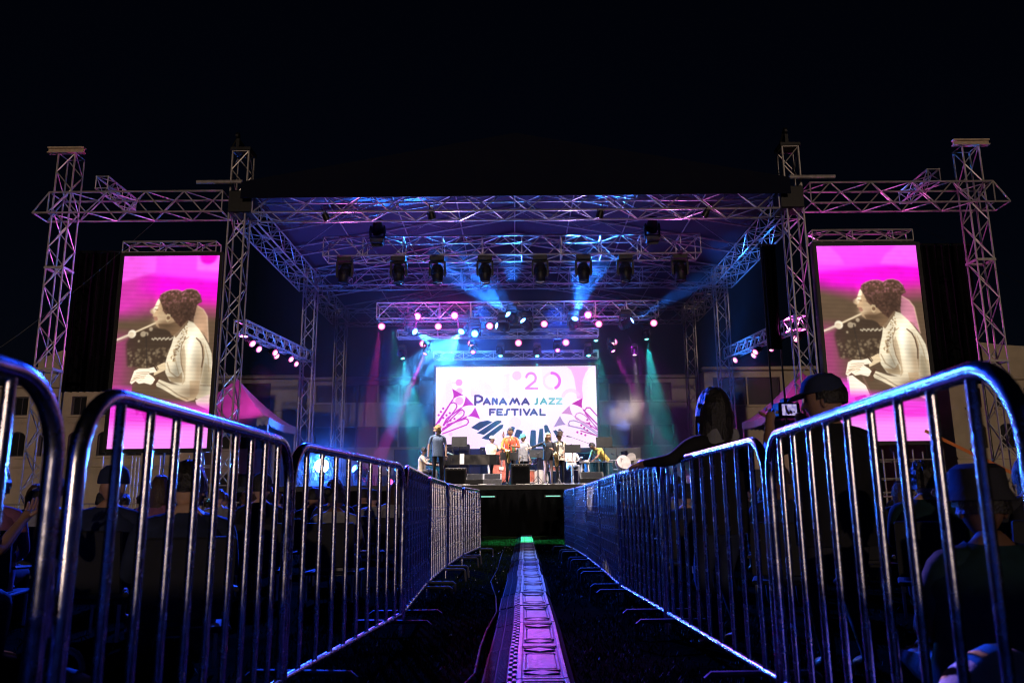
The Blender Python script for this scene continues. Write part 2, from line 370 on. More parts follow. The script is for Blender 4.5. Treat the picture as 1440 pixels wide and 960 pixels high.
def main_picture():
    p = Paint(684, 350)
    def T(q):
        x, y = 600 + q[0] / 7.11, 505 + q[1] / 7.11; f = (x - 612.7) / 226.6
        yt = 517.4 - 3.1 * f; yb = 631 - 1.5 * f; v = (y - yt) / (yb - yt); return ((x - 612.3) / (227 + 3.5 * v), v)
    TT = lambda L, o=0: [T((x + o, y)) for x, y in L]
    k = 1 / 7.11 / 114.5; B = 853
    disc = lambda x, y, r, c, al=1, o=0: p.disc(T((x + o, y)), r / 7.11 / 228, c, al)
    p.a[:] = np.array([252, 226, 252], np.float32) / 255
    p.blob((.5, .45), .45, .4, (255, 250, 252), .8); p.blob((.0, .95), .5, .3, (255, 215, 255), .7); p.blob((.45, .5), .25, .15, (250, 225, 250), .6); p.blob((.75, .85), .3, .2, (253, 220, 253), .6)
    p.poly(TT([(190, 180), (250, 180), (250, 640), (190, 640)]), (252, 226, 252), .8)
    p.poly(TT([(440, 180), (560, 215), (640, 270), (700, 370), (440, 380)]), (250, 214, 250), .7)
    p.poly(TT([(685, 400), (690, 220), (740, 160), (830, 150), (835, 400)]), (249, 214, 249), .65)
    disc(905, 170, 46, (245, 190, 245), .8); disc(320, 242, 34, (240, 130, 240), .8); disc(325, 325, 32, (233, 160, 243), .7); disc(325, 425, 40, (236, 150, 240), .7)
    disc(322, 530, 32, (236, 165, 242), .6); disc(325, 635, 30, (240, 195, 245), .6); disc(240, 752, 20, (240, 190, 245), .8); disc(890, 640, 60, (250, 220, 252), .8)
    p.line(TT([(250, 242), (320, 242)]), 3 * k, (200, 130, 200))
    p.poly(TT([(555, 76), (600, 110), (632, 190), (650, 300), (660, 400), (722, 400), (712, 300), (718, 215), (748, 135), (800, 76)], B), (243, 172, 243), .85)
    p.line(TT(arc((600, 400), 85, 200, 330), B), 34 * k, (247, 205, 247), .7)
    # 20
    g20 = lambda X, Y: np.stack([225 + 20 * Y * 0, 150 - 380 * (Y - .1) * .2 + 0 * X, 232 + 0 * X], -1)
    p.line(TT(arc((195, 192), 48, 190, 380) + [(236, 225), (145, 298), (258, 298)], B), 23 * k, (220, 110, 226), .85)
    p.line(TT(arc((405, 222), 80, 90, 290, 30), B), 26 * k, (247, 212, 247), .8); p.line(TT(arc((405, 222), 80, -90, 60, 26), B), 28 * k, (222, 82, 222), .85)
    dark = lambda X, Y: np.stack([62 - 60 * (X - .25), 18 + 55 * (X - .25), 92 + 10 * X], -1)
    teal = lambda X, Y: np.stack([40 + 700 * np.clip(X - .63, 0, 1), 150 + 420 * np.clip(X - .63, 0, 1), 145 + 450 * np.clip(X - .63, 0, 1)], -1)
    def letter(ch, x0, x1, y0, y1, col, wd=13):
        G = {'A': [[(0, 1), (.5, .0), (1, 1)], [(.2, .68), (.8, .68)]], 'N': [[(0, 1), (0, 0), (.2, 0), (.95, .95), (.95, .05)]],
             'M': [[(0, 1), (.3, 0), (.5, .75), (.72, 0), (1, 1)]], 'J': [[(.75, 0), (.75, .75), (.6, 1), (.2, 1.05)]], 'Z': [[(0, 0), (1, 0), (0, 1), (1, 1)]],
             'F': [[(0, 1), (0, 0), (1, 0)], [(0, .52), (.75, .52)]], 'E': [[(1, 0), (0, 0), (0, 1), (1, 1)], [(0, .5), (.8, .5)]],
             'S': [[(1, 0), (.6, .05), (.5, .35), (.5, .65), (.4, .97), (0, 1)]], 'T': [[(0, 0), (1, 0)], [(.5, 0), (.5, 1)]], 'I': [[(.5, 0), (.5, 1)]],
             'V': [[(0, 0), (.5, 1), (1, 0)]], 'L': [[(0, 0), (0, 1), (1, 1)]],
             'P': [[(.05, 1), (.05, 0), (.55, 0), (.95, .18), (1, .35), (.95, .52), (.55, .72), (.3, .72)]]}[ch]
        for ln in G: p.line(TT([(x0 + (x1 - x0) * a, y0 + (y1 - y0) * b) for a, b in ln]), wd * k * 1.3, col)
    letter('P', 482, 556, 374, 460, dark, 17)
    for ch, a, b in (('A', 572, 634), ('N', 662, 706), ('A', 734, 798), ('M', 838, 930), ('A', 960, 1026)): letter(ch, a, b, 402, 456, dark, 15)
    for ch, a, b in (('J', 1086, 1120), ('A', 1148, 1206), ('Z', 1234, 1286), ('Z', 1308, 1360)): letter(ch, a, b, 400, 452, teal, 13)
    for ch, a, b in (('F', 636, 686), ('E', 710, 758), ('S', 782, 832), ('T', 856, 916), ('I', 938, 950), ('V', 976, 1036), ('A', 1046, 1110), ('L', 1144, 1190)): letter(ch, a, b, 508, 562, dark, 14)
    mg = (190, 5, 176)
    def bell(tip1, tip2, th, col, o=0):
        (ax, ay), (bx, by), (tx, ty) = tip1, tip2, th; mx, my = (ax + bx) / 2, (ay + by) / 2
        q = lambda P0, P1, P2: [((1 - t) ** 2 * P0[0] + 2 * t * (1 - t) * P1[0] + t * t * P2[0], (1 - t) ** 2 * P0[1] + 2 * t * (1 - t) * P1[1] + t * t * P2[1]) for t in [i / 8 for i in range(9)]]
        c = (mx * .45 + tx * .55, my * .45 + ty * .55)
        p.poly(TT(q(tip1, c, (tx - 4, ty + 2)) + q((tx + 4, ty - 2), c, tip2), o), col)
    def horn(b, stem, loop, col, o=0):
        bell(*b, col, o); p.line(TT(stem, o), 13 * k, col); p.line(TT(loop, o), 11.5 * k, col)
    horn(((250, 303), (365, 367), (258, 415)), [(258, 415), (90, 665)], [(120, 640), (235, 450), (265, 440), (292, 452), (302, 480), (290, 505), (170, 668)], mg)
    horn(((388, 378), (472, 467), (345, 495)), [(345, 495), (200, 600), (165, 665)], [(205, 640), (330, 520), (355, 510), (375, 530), (372, 565), (345, 590), (130, 735)], mg)
    horn(((485, 487), (535, 603), (398, 582)), [(398, 582), (230, 660), (160, 700)], [(200, 660), (390, 600), (413, 610), (420, 635), (400, 660), (160, 748)], mg)
    for x, y in ((163, 500), (140, 533), (118, 565), (230, 545), (197, 567), (165, 593), (278, 602), (238, 618), (200, 633)): disc(x, y, 11, mg)
    horn(((718, 393), (605, 452), (728, 515)), [(728, 515), (878, 670)], [(878, 720), (745, 545), (740, 515), (760, 490), (790, 490), (872, 580)], (185, 20, 165), B)
    horn(((585, 468), (502, 550), (640, 580)), [(640, 580), (770, 670), (875, 742)], [(770, 650), (655, 605), (642, 580), (655, 552), (690, 540), (740, 565), (878, 700)], (205, 140, 200), B)
    horn(((490, 570), (425, 685), (575, 668)), [(575, 668), (720, 700), (875, 775)], [(680, 690), (590, 672), (574, 648), (590, 622), (630, 618), (700, 640), (878, 762)], (165, 140, 190), B)
    p.line(TT([(760, 640), (878, 720)], B), 11 * k, mg); p.line(TT([(700, 720), (878, 772)], B), 11 * k, (180, 40, 150))
    for x, y in ((765, 612), (785, 643), (803, 676), (705, 665), (735, 690), (765, 715), (665, 733), (705, 747), (745, 762)): disc(x, y, 11, (186, 40, 160), 1, B)
    key = (8, 52, 72)
    for q in ([(445, 688), (530, 632), (612, 617), (660, 633), (518, 716)], [(506, 742), (690, 624), (720, 618), (750, 622), (752, 634), (575, 758)], [(552, 792), (735, 663), (772, 658), (762, 692), (618, 808)],
              [(800, 760), (850, 682), (860, 676), (890, 686), (860, 770)], [(885, 760), (905, 708), (920, 705), (966, 722), (940, 800), (885, 790)]): p.poly(TT(q), key)
    for q in ([(195, 718), (205, 712), (240, 714), (246, 722), (248, 895), (180, 900)], [(283, 702), (318, 698), (326, 880), (262, 880)], [(328, 672), (340, 662), (362, 664), (400, 750), (405, 820), (350, 820)],
              [(420, 722), (448, 710), (500, 760), (450, 768)], [(468, 708), (490, 700), (527, 735), (510, 750)]): p.poly(TT(q, B), key)
    return p.image("festival_graphic", 0)

def side_picture(right):
    p = Paint(300, 576)
    def T(q): v = (q[1] - 71) / 861; return ((q[0] - (118 - 93 * v)) / (423 + 25 * v), v)
    TT = lambda L: [T(q) for q in L]; k = 1 / 861
    X, Y = p.X, p.Y
    top = np.array([255, 70, 250]); deep = np.array([238, 0, 214]); mid = np.array([190, 60, 130]); brown = np.array([92, 72, 54])
    yy = Y - .05 * (X - .5) * (1 if right else -1) * -1
    def lerp(a, b, t): t = np.clip(t, 0, 1)[..., None]; return a * (1 - t) + b * t
    c = lerp(top * np.ones((*X.shape, 3)), top * np.array([.97, .9, 1]), yy / .1)
    c = lerp(c, deep, (yy - .10) / .03); c = lerp(c, mid, (yy - .19) / .07); c = lerp(c, brown, (yy - .24 + (.10 if right else -.02) * (X < .5) * (1 - X * 2)) / .09)
    if not right: c = lerp(c, np.array([205, 50, 165]), ((.42 - X) / .3) * np.clip((.36 - Y) / .1, 0, 1))
    c = lerp(c, np.array([150, 60, 105]), np.clip((.25 - X) / .2, 0, 1) * np.clip((Y - .38) / .08, 0, 1))
    p.a = (c / 255).astype(np.float32)
    if right:
        p.poly([(0, 0), (.13, 0), (.22, .05), (.27, .10), (.0, .10)], (255, 110, 250), .55); p.poly([(.62, .10), (.68, .05), (.80, 0), (1, 0), (1, .12)], (255, 110, 250), .6)
    else:
        p.poly([(0, 0), (.34, 0), (.34, .09), (0, .14)], (255, 105, 255), .6); p.poly([(.77, 0), (1, 0), (1, .09), (.77, .08)], (255, 120, 255), .7); p.disc((.885, .0), .09, (235, 0, 205))
    p.blur(6)
    # crowd of lights behind
    p.poly(TT([(118, 470), (150, 425), (250, 400), (335, 420), (330, 590), (230, 580), (120, 575)]), (58, 44, 34), .85); p.blur(9)
    r = np.random.default_rng(5)
    for i in range(130):
        x, y = r.uniform(125, 325), r.uniform(495, 580); p.disc(T((x, y)), r.uniform(.004, .016), (130, 110, 84) if i % 3 else (160, 140, 110), .5)
    for i in range(16): p.disc(T((235 + i * 6, 452 + 4 * math.sin(i * 2))), .008, (236, 222, 190), .9)
    for q, s in (((230, 408), .02), ((195, 430), .03), ((175, 462), .012), ((210, 430), .02)): p.disc(T(q), s, (190, 170, 140), .8)
    p.line(TT([(208, 430), (210, 600)]), 5 * k, (50, 40, 34)); p.blur(1)
    # second person behind
    p.poly(TT([(425, 310), (440, 300), (465, 320), (483, 350), (486, 470), (470, 440), (420, 390)]), (190, 150, 118) if not right else (205, 130, 150)); p.line(TT([(440, 305), (466, 322), (482, 352), (486, 470)]), 5 * k, (226, 190, 160), .7); p.line(TT([(452, 420), (470, 430)]), 4 * k, (120, 90, 70), .7)
    # boom microphone
    p.line(TT([(78, 455), (145, 428)]), 11 * k, (222, 200, 176)); p.line(TT([(78, 468), (140, 438)]), 4 * k, (150, 110, 100)); p.line(TT([(150, 425), (252, 380)]), 8 * k, (228, 206, 170)); p.disc(T((145, 429)), .042, (240, 226, 200)); p.disc(T((142, 433)), .028, (222, 200, 170))
    # face and neck
    skin = (192, 158, 120); lit = (240, 222, 188); sh = (112, 84, 60)
    p.poly(TT([(275, 262), (262, 275), (252, 296), (246, 308), (236, 316), (230, 330), (240, 342), (238, 350), (246, 358), (244, 366), (252, 376), (252, 392), (266, 404), (292, 408), (312, 418), (330, 440), (400, 400), (360, 320), (330, 270)]), skin)
    p.poly(TT([(275, 262), (262, 275), (252, 296), (246, 308), (238, 320), (246, 338), (250, 330), (262, 312), (270, 292), (280, 270)]), lit); p.blob(T((262, 372)), .05, .02, (226, 200, 160), .7); p.blob(T((284, 352)), .05, .03, (214, 184, 146), .6); p.blob(T((290, 385)), .07, .02, (140, 106, 78), .7)
    p.poly(TT([(262, 384), (268, 404), (292, 408), (312, 420), (322, 440), (350, 430), (370, 395), (350, 370), (310, 385)]), sh, .85)
    p.poly(TT([(238, 350), (246, 356), (243, 366), (252, 372), (262, 366), (258, 352)]), (150, 100, 84), .8); p.line(TT([(250, 318), (262, 322)]), 4 * k, (110, 80, 60)); p.line(TT([(246, 304), (266, 302)]), 3 * k, (130, 100, 74))
    p.disc(T((238, 326)), .03, (200, 172, 140), .5)
    p.blur(2)
    hair = (82, 55, 43)
    H = [(268, 268), (280, 246), (300, 236), (326, 228), (352, 228), (372, 236), (392, 226), (415, 224), (438, 232), (452, 252), (460, 284), (446, 292), (436, 300), (430, 330), (420, 360), (404, 378), (386, 392), (366, 402), (352, 390), (338, 372), (322, 352), (300, 344), (288, 330), (280, 300)]
    p.poly(TT(H), hair)
    for i in range(700):
        a = r.uniform(0, 1); x, y = r.uniform(270, 455), r.uniform(228, 395)
        t = T((x, y)); P = TT(H); ins = False; j = len(P) - 1
        for ii in range(len(P)):
            if (P[ii][1] > t[1]) != (P[j][1] > t[1]) and t[0] < (P[j][0] - P[ii][0]) * (t[1] - P[ii][1]) / (P[j][1] - P[ii][1]) + P[ii][0]: ins = not ins
            j = ii
        if ins:
            up = np.clip((330 - y) / 90, 0, 1); p.disc(t, r.uniform(.005, .013), (120 + 90 * up * a, 84 + 40 * up * a, 66 + 70 * up) if a > .6 else ((50, 33, 26) if a < .35 else (100, 72, 57)), .38)
    p.line(TT([(278, 250), (300, 237), (326, 229), (352, 229), (372, 237), (392, 227), (415, 225), (438, 233), (452, 253)]), 5 * k, (222, 128, 168), .7)
    p.poly(TT([(296, 350), (304, 338), (318, 342), (318, 362), (306, 378), (298, 372)]), (214, 184, 142)); p.disc(T((308, 358)), .018, (130, 96, 70)); p.blur(1)
    # blouse and arms
    blouse = (238, 222, 190)
    p.poly(TT([(395, 370), (420, 380), (445, 410), (465, 440), (486, 480), (500, 520), (504, 590), (494, 690), (488, 720), (430, 720), (380, 670), (310, 640), (292, 605), (288, 575), (300, 530), (320, 480), (332, 440), (350, 420), (370, 395)]), blouse)
    p.poly(TT([(300, 620), (345, 625), (366, 600), (370, 650), (320, 645)]), (176, 146, 108), .8); p.poly(TT([(462, 470), (470, 520), (458, 590), (448, 640), (452, 560), (455, 500)]), (180, 150, 112), .8); p.poly(TT([(470, 560), (500, 590), (492, 660), (450, 650)]), (214, 190, 150), .8); p.line(TT([(448, 660), (494, 662)]), 4 * k, (150, 120, 90), .8)
    p.blur(2)
    p.poly(TT([(368, 470), (385, 450), (412, 442), (438, 452), (456, 484), (458, 540), (450, 600), (446, 640), (440, 690), (420, 724), (385, 732), (340, 712), (280, 676), (232, 654), (244, 632), (262, 632), (320, 655), (362, 660), (374, 620), (362, 560), (360, 510)]), lit)
    p.poly(TT([(362, 560), (366, 500), (378, 480), (384, 540), (380, 640), (364, 660), (374, 620)]), (190, 160, 122), .75); p.poly(TT([(400, 640), (446, 640), (440, 690), (420, 724), (385, 732), (340, 712), (400, 710)]), (212, 180, 140), .8)
    p.line(TT([(432, 450), (450, 468), (459, 495), (461, 540), (454, 580)]), 6 * k, (84, 60, 44), .9); p.line(TT([(400, 444), (380, 456), (366, 480), (361, 520), (363, 565), (372, 600)]), 4 * k, (140, 108, 78), .8)
    p.blob(T((408, 500)), .05, .09, (252, 242, 218), .8); p.blob(T((440, 600)), .04, .09, (176, 142, 106), .6); p.blob(T((405, 690)), .14, .035, (150, 116, 84), .6); p.blob(T((330, 668)), .10, .02, (240, 222, 190), .7); p.line(TT([(252, 640), (300, 668), (345, 700), (392, 722)]), 4 * k, (120, 92, 68), .7)
    p.line(TT([(300, 560), (312, 600), (340, 622), (364, 626)]), 5 * k, (160, 130, 96), .7); p.line(TT([(330, 500), (340, 560), (352, 610)]), 4 * k, (196, 168, 130), .7); p.line(TT([(470, 480), (484, 540), (486, 600)]), 5 * k, (196, 168, 130), .7)
    p.poly(TT([(240, 606), (252, 574), (290, 556), (296, 590), (262, 606), (240, 616)]), (222, 196, 156))
    p.poly(TT([(132, 646), (142, 620), (152, 594), (172, 584), (214, 584), (246, 576), (254, 600), (216, 606), (238, 622), (250, 640), (238, 660), (196, 648), (172, 652), (158, 640), (140, 654)]), (245, 230, 204))
    for a in (0, 1, 2, 3): p.line(TT([(138 + a * 8, 640 - a * 12), (166 + a * 10, 626 - a * 9), (196 + a * 8, 624 - a * 8)]), 3 * k, (150, 116, 84), .7)
    for a in (0, 1, 2): p.line(TT([(150 + a * 12, 630 + a * 4), (172 + a * 14, 618 + a * 4)]), 2.5 * k, (190, 160, 124), .7)
    p.line(TT([(240, 570), (254, 592)]), 6 * k, (66, 48, 36)); p.line(TT([(248, 566), (260, 588)]), 3 * k, (66, 48, 36)); p.line(TT([(258, 628), (244, 648), (236, 668)]), 14 * k, (84, 58, 44)); p.disc(T((238, 664)), .03, (98, 70, 52))
    for i in range(60): x = r.uniform(318, 392); y = 600 - (x - 300) * 2.2 + r.uniform(-28, 28); p.disc(T((x, y)), .008, (176, 146, 104) if i % 2 else (120, 92, 66), .7)
    p.line(TT([(340, 440), (365, 408), (392, 376)]), 12 * k, (112, 84, 60), .8)
    p.poly(TT([(424, 725), (488, 700), (486, 770), (430, 745)]), (236, 200, 196)); p.blur(1)
    if right: p.poly(TT([(135, 655), (160, 650), (215, 700), (220, 760), (130, 765)]), (246, 232, 214)); p.line(TT([(205, 660), (225, 740)]), 9 * k, (120, 90, 74))
    p.blur(2)
    sh_ = np.zeros(p.X.shape, np.float32)
    for (qx, qy), rx_, ry_, v in (((430, 560), .10, .10, -.16), ((350, 560), .05, .12, -.22), ((475, 600), .05, .10, -.25), ((400, 690), .12, .04, -.20), ((330, 610), .08, .04, -.2), ((410, 470), .06, .05, .12), ((395, 540), .03, .10, .10), ((300, 395), .10, .025, -.25), ((318, 330), .10, .05, -.15), ((258, 300), .03, .06, .12), ((180, 620), .10, .03, .08), ((440, 420), .06, .04, .10), ((330, 540), .04, .08, .06), ((400, 340), .10, .06, -.3), ((350, 250), .12, .03, .15), ((480, 660), .06, .05, -.15), ((270, 660), .08, .02, -.15)):
        a_, b_ = T((qx, qy)); sh_ += v * np.exp(-((p.X - a_) / rx_) ** 2 - ((p.Y - b_) / ry_) ** 2)
    gn = np.random.default_rng(3).normal(0, 1, (36, 20)).astype(np.float32); gn = np.kron(gn, np.ones((p.H // 36, p.W // 20), np.float32)); gg = np.zeros(p.X.shape, np.float32); gg[:gn.shape[0], :gn.shape[1]] = gn
    sv = p.a; p.a = np.repeat(gg[..., None], 3, 2); p.blur(9); p.blur(9); gg = p.a[..., 0]; p.a = np.clip(sv * (1 + sh_ + .02 * gg)[..., None], 0, 1)
    # magenta lower part
    low = np.clip((Y - (.735 + .05 * np.clip(X - .3, 0, 1) - .06 * (X < .2))) / .05, 0, 1)
    c2 = lerp(np.array([238, 60, 222]) * np.ones((*X.shape, 3)), np.array([255, 140, 250]), np.clip((Y - .84) / .08, 0, 1)); p.mix(low, lambda a, b: c2, .95)
    for i in range(7):
        x0 = r.uniform(60, 380); y0 = r.uniform(760, 815); p.line(TT([(x0, y0), (x0 + 60, y0 + 16), (x0 + 140, y0 + 20)]), 3.5 * k, (222, 40, 190), .7)
    p.poly(TT([(150, 745), (200, 735), (214, 815), (196, 812), (180, 770), (160, 790)]), (214, 30, 180), .8); p.poly(TT([(330, 806), (470, 790), (470, 830), (360, 830)]), (236, 40, 205), .6)
    p.blur(1)
    return p.image("concert_feed_b" if right else "concert_feed_a", 4, 0.16)

def screen_mat(name, im, strength):
    m = bpy.data.materials.new(name); m.use_nodes = True; n = m.node_tree.nodes; l = m.node_tree.links; b = n["Principled BSDF"]
    b.inputs["Base Color"].default_value = (.01, .01, .01, 1); b.inputs["Roughness"].default_value = .6
    t = n.new("ShaderNodeTexImage"); t.image = im; l.new(t.outputs["Color"], b.inputs["Emission Color"]); b.inputs["Emission Strength"].default_value = strength; return m
def screen(name, label, cat, x0, x1, z0, z1, y, im, strength, border=0.08, depth=0.25):
    c = ((x0 + x1) / 2, y, z0); t = thing(name, label, cat, c); hw = (x1 - x0) / 2; h = z1 - z0
    me = bpy.data.meshes.new("display"); me.from_pydata([(-hw, 0, 0), (hw, 0, 0), (hw, 0, h), (-hw, 0, h)], [], [(0, 1, 2, 3)]); uv = me.uv_layers.new(name="UVMap")
    for i, q in enumerate(((0, 0), (1, 0), (1, 1), (0, 1))): uv.data[i].uv = q
    me.materials.append(screen_mat("display_" + name, im, strength)); put("display", me, t)
    MB().box((0, depth / 2 + .004, h / 2), (2 * hw + .02, depth, h + .02)).build("cabinet", BLACKMETAL, t)
    fr = MB()
    for s in (-1, 1): fr.box((s * (hw + border / 2 + .012), .1, h / 2), (border, .26, h + 2 * border)); 
    fr.box((0, .1, h + border / 2 + .012), (2 * hw, .26, border)); fr.box((0, .1, -border / 2 - .012), (2 * hw, .26, border)); fr.build("frame", BLACKMETAL, t, False)
    return t
screen("led_wall", "huge bright LED wall at the back of the stage reading Panama Jazz Festival", "LED screen", -3.12, 3.42, 3.12, 6.45, 32.2, main_picture(), 1.2)
screen("video_screen", "tall left video screen showing a woman singing at a keyboard", "video screen", -11.67, -8.8, 2.55, 8.32, 23.0, side_picture(False), 1.3, 0.1)
screen("video_screen", "tall right video screen showing a woman singing at a keyboard", "video screen", 9.22, 12.22, 2.58, 8.45, 23.0, side_picture(True), 1.3, 0.1)
# ------------------------------------------------------------------ stage deck
ZD = 1.46
st = thing("concert_stage", "raised black concert stage with black skirt across the end of the aisle", "stage", (0.15, 23.6, 0))
for ix in range(10):
    for iy in range(6): MB().box((-9 + .97 + ix * 1.8 - .9 + .0, 1.25 + iy * 2.44, ZD - .05), (1.792, 2.43, .1), ch=.004).build("deck_panel", DECK, st)
sk = MB(); n = 180
V = []; 
for i in range(n + 1):
    x = -9 + 18 * i / n; d = .03 * math.sin(i * 1.7) + .02 * math.sin(i * .6); V += [(x, .02 + d * .3, ZD - .16), (x, -.02 + d, .02)]
sk.add(V, [(2 * i, 2 * i + 1, 2 * i + 3, 2 * i + 2) for i in range(n)]).build("skirt", BLACKCLOTH, st)
MB().box((0, -.04, ZD - .08), (18.0, .06, .15), ch=.01).build("fascia", BLACKMETAL, st)
for x0, x1 in ((-9, -8.3), (8.3, 9)): MB().box(((x0 + x1) / 2, 5, .7), (x1 - x0, 9.8, 1.2)).build("wing_block", BLACKCLOTH, st)
t = thing("strip_light", "thin pale green strip light glowing low on the black stage skirt, left one", "strip light", (-.75, 23.5, 1.12)); MB().box((0, 0, 0), (.42, .05, .03)).build("tube", led("strip_glow", (.25, 1, .8), .8), t); MB().box((0, .035, 0), (.5, .02, .06)).build("housing", BLACKMETAL, t)
dup(t, (1.15, 23.5, 1.12), 0, "thin pale green strip light glowing low on the black stage skirt, right one")
t = thing("backline_wall", "low dark teal panel wall behind the musicians under the LED wall", "panel wall", (0.15, 31.2, ZD))
for i in range(10): MB().box((-4.3 + i * .96, 0, .8), (.95, .08, 1.55), ch=.01).build("panel", PLASTIC, t)

# ------------------------------------------------------------------ lamps
def par_can(label, loc, target, lens, group, s=1.0, cat="stage lamp"):
    t = thing("par_lamp", label, cat, group=group, M=aim(loc, target) @ Matrix.Scale(s, 4))
    PM = par_can.M
    if not PM:
        PM["body"] = MB().lathe([(.05, .26), (.09, .24), (.115, .16), (.12, .02), (.125, .0), (.108, .0), (.106, .03)], 18).mesh("body", BLACKMETAL)
        y = MB(); 
        for sx in (-1, 1): y.box((sx * .145, 0, .1 + .07), (.008, .03, .34))
        y.box((0, 0, .34), (.29, .03, .008)); y.tube([(0, 0, .34), (0, 0, .5)], .018, 6); PM["yoke"] = y.mesh("yoke", BLACKMETAL)
        PM["lens"] = MB().lathe([(.106, .012), (.09, -.006), (.05, -.016), (.005, -.02)], 18).mesh("lens", None or [L_OFF])
    put("body", PM["body"], t); put("yoke", PM["yoke"], t); o = put("lens", PM["lens"], t); o.material_slots[0].link = 'OBJECT'; o.material_slots[0].material = lens
    return t
par_can.M = {}
def moving_head(label, loc, target, lens, group, s=1.0, up=1, cat="moving head lamp"):
    """base hangs at loc (up=1) or stands there (up=-1); head points at target"""
    loc = Vector(loc); t = thing("moving_head", label, cat, loc, 0, group); t.scale = (s, s, s)
    PM = moving_head.M
    if not PM:
        b = MB().box((0, 0, .36), (.36, .30, .16), ch=.03); b.box((0, 0, .47), (.30, .06, .06)); PM["base"] = b.mesh("base", PLASTIC)
        y = MB()
        for sx in (-1, 1): y.prism([(sx * .17, .30), (sx * .21, .30), (sx * .22, .0), (sx * .20, -.09), (sx * .165, -.09), (sx * .165, .0)], -.06, .06)
        y.box((0, 0, .275), (.42, .18, .05), ch=.01); PM["yoke"] = y.mesh("yoke", PLASTIC)
        PM["head"] = MB().lathe([(.05, .24), (.11, .22), (.15, .12), (.155, -.04), (.135, -.12), (.125, -.24), (.135, -.26), (.12, -.26), (.118, -.235)], 20).mesh("head", PLASTIC)
        PM["lens"] = MB().lathe([(.118, -.238), (.09, -.252), (.04, -.262), (.004, -.264)], 20).mesh("lens", [L_OFF])
        f = MB()
        for k in range(7): f.lathe([(.157, .09 - k * .022), (.164, .085 - k * .022), (.157, .08 - k * .022)], 20)
        PM["cooling_fins"] = f.mesh("cooling_fins", BLACKMETAL)
    fl = Matrix.Identity(4) if up == 1 else Matrix.Rotation(math.pi, 4, 'X')
    for k in ("base", "yoke"): o = put(k, PM[k], t); o.matrix_local = fl
    q = (Vector(target) - loc).to_track_quat('-Z', 'Y').to_matrix().to_4x4()
    for k in ("head",): o = put(k, PM[k], t); o.matrix_local = q
    h = o
    for k in ("lens", "cooling_fins"): o = put(k, PM[k], h)
    lo = [c for c in h.children if c.name.startswith("lens")][0]; lo.material_slots[0].link = 'OBJECT'; lo.material_slots[0].material = lens
    return t
moving_head.M = {}
# dark moving heads under the blue lit truss
XS = [-5.68, -3.84, -2.52, -.9, .98, 2.46, 3.88, 5.74]; TD = [(-6.2, 25.6, 4), (-3.5, 25.4, 3), (-2.3, 25.5, 3), (-.85, 25.6, 2), (.95, 25.7, 2), (2.46, 25.3, 3), (3.9, 25.6, 3), (6.0, 25.8, 4)]
for i, (x, td) in enumerate(zip(XS, TD)):
    moving_head(f"unlit black moving head hanging under the blue lit truss, {ORD[i]} from the left", (x, 26.1, 8.62), td, L_OFF, "unlit moving heads on the upper lighting truss", 1.35)
for x, s in ((-4.56, "left"), (4.82, "right")):
    moving_head(f"unlit black moving head standing upright on the {s} end of the blue lit truss", (x, 25.9, 10.15), (x + .05, 25.2, 11), L_OFF, "upright moving heads", 1.25, -1)
AUD = lambda x, y, z=.3: (x, y, z)
# upper row on the lower lighting truss: pink par cans
row = [(-4.99, 7.62, L_PINK, 'p'), (-3.63, 8.0, L_MAG, 'm'), (-2.82, 7.6, L_PINK, 'p'), (-2.2, 8.02, L_MAG, 'm'), (-.85, 7.6, L_PINK, 'p'), (1.24, 7.66, L_PINK, 'p'), (2.93, 8.0, L_MAG, 'm'), (3.33, 7.64, L_PINK, 'p'), (5.44, 7.66, L_PINK, 'p')]
for i, (x, z, ln, k) in enumerate(row):
    par_can(f"{'bright magenta' if k == 'm' else 'pink'} par lamp on the lower lighting truss, {ORD[i]} pinkish one from the left", (x, 29.75, z), (x * .6, 12, 1.0), ln, "pink lamps on the lower lighting truss", 1.3)
for i, x in enumerate((-3.62, -1.66, .26, 2.19, 4.14)):
    par_can(f"pink par lamp in the lower row above the LED wall, {ORD[i]} from the left", (x, 31.7, 7.33), (x * .7, 14, 1.0), L_PINK, "pink lamps of the lower row", 1.35)
sm = [(-3.44, 7.07, (-5.2, 30.5, 2.4)), (-1.57, 7.06, (-1.6, 26, 1.5)), (1.83, 7.1, (2.0, 26, 1.5)), (4.01, 7.1, (6.2, 29.5, 1.6))]
for i, (x, z, tg) in enumerate(sm):
    moving_head(f"small magenta beam lamp above the LED wall, {ORD[i]} from the left", (x, 31.6, z), tg, L_MAG, "small magenta beam lamps", .8)
tl = [(-4.45, 6.88, (-3.0, 29.5, 1.6)), (-.47, 6.94, (-.45, 29, 2)), (1.01, 6.92, (.95, 29, 2)), (3.08, 6.92, (3.15, 29, 2)), (3.39, 7.55, (3.55, 29.5, 2)), (5.44, 7.6, (5.7, 30, 1.6))]
for i, (x, z, tg) in enumerate(tl):
    moving_head(f"teal beam lamp shining down beside the LED wall, {ORD[i]} from the left", (x, 31.6, z), tg, L_TEAL, "teal beam lamps", .8)
moving_head("small white beam lamp shining down right of the LED wall", (4.94, 31.6, 6.92), (5.0, 30.5, 1.6), L_WHITE, None, .62)
bl = [(-3.89, 7.54, (-.2, 27.0, 4.6)), (-1.83, 7.54, (-3.2, 27.0, 4.9)), (-1.42, 7.33, (-.6, 5, .2)), (-.33, 7.57, (-3.0, 28.4, 7.8)), (.01, 7.9, (-2.5, 26.6, 9.75)), (.58, 7.62, (-.8, 28.2, 9.0)), (2.37, 7.66, (2.9, 26.6, 9.85)), (4.37, 7.64, (7.0, 28.2, 8.9))]
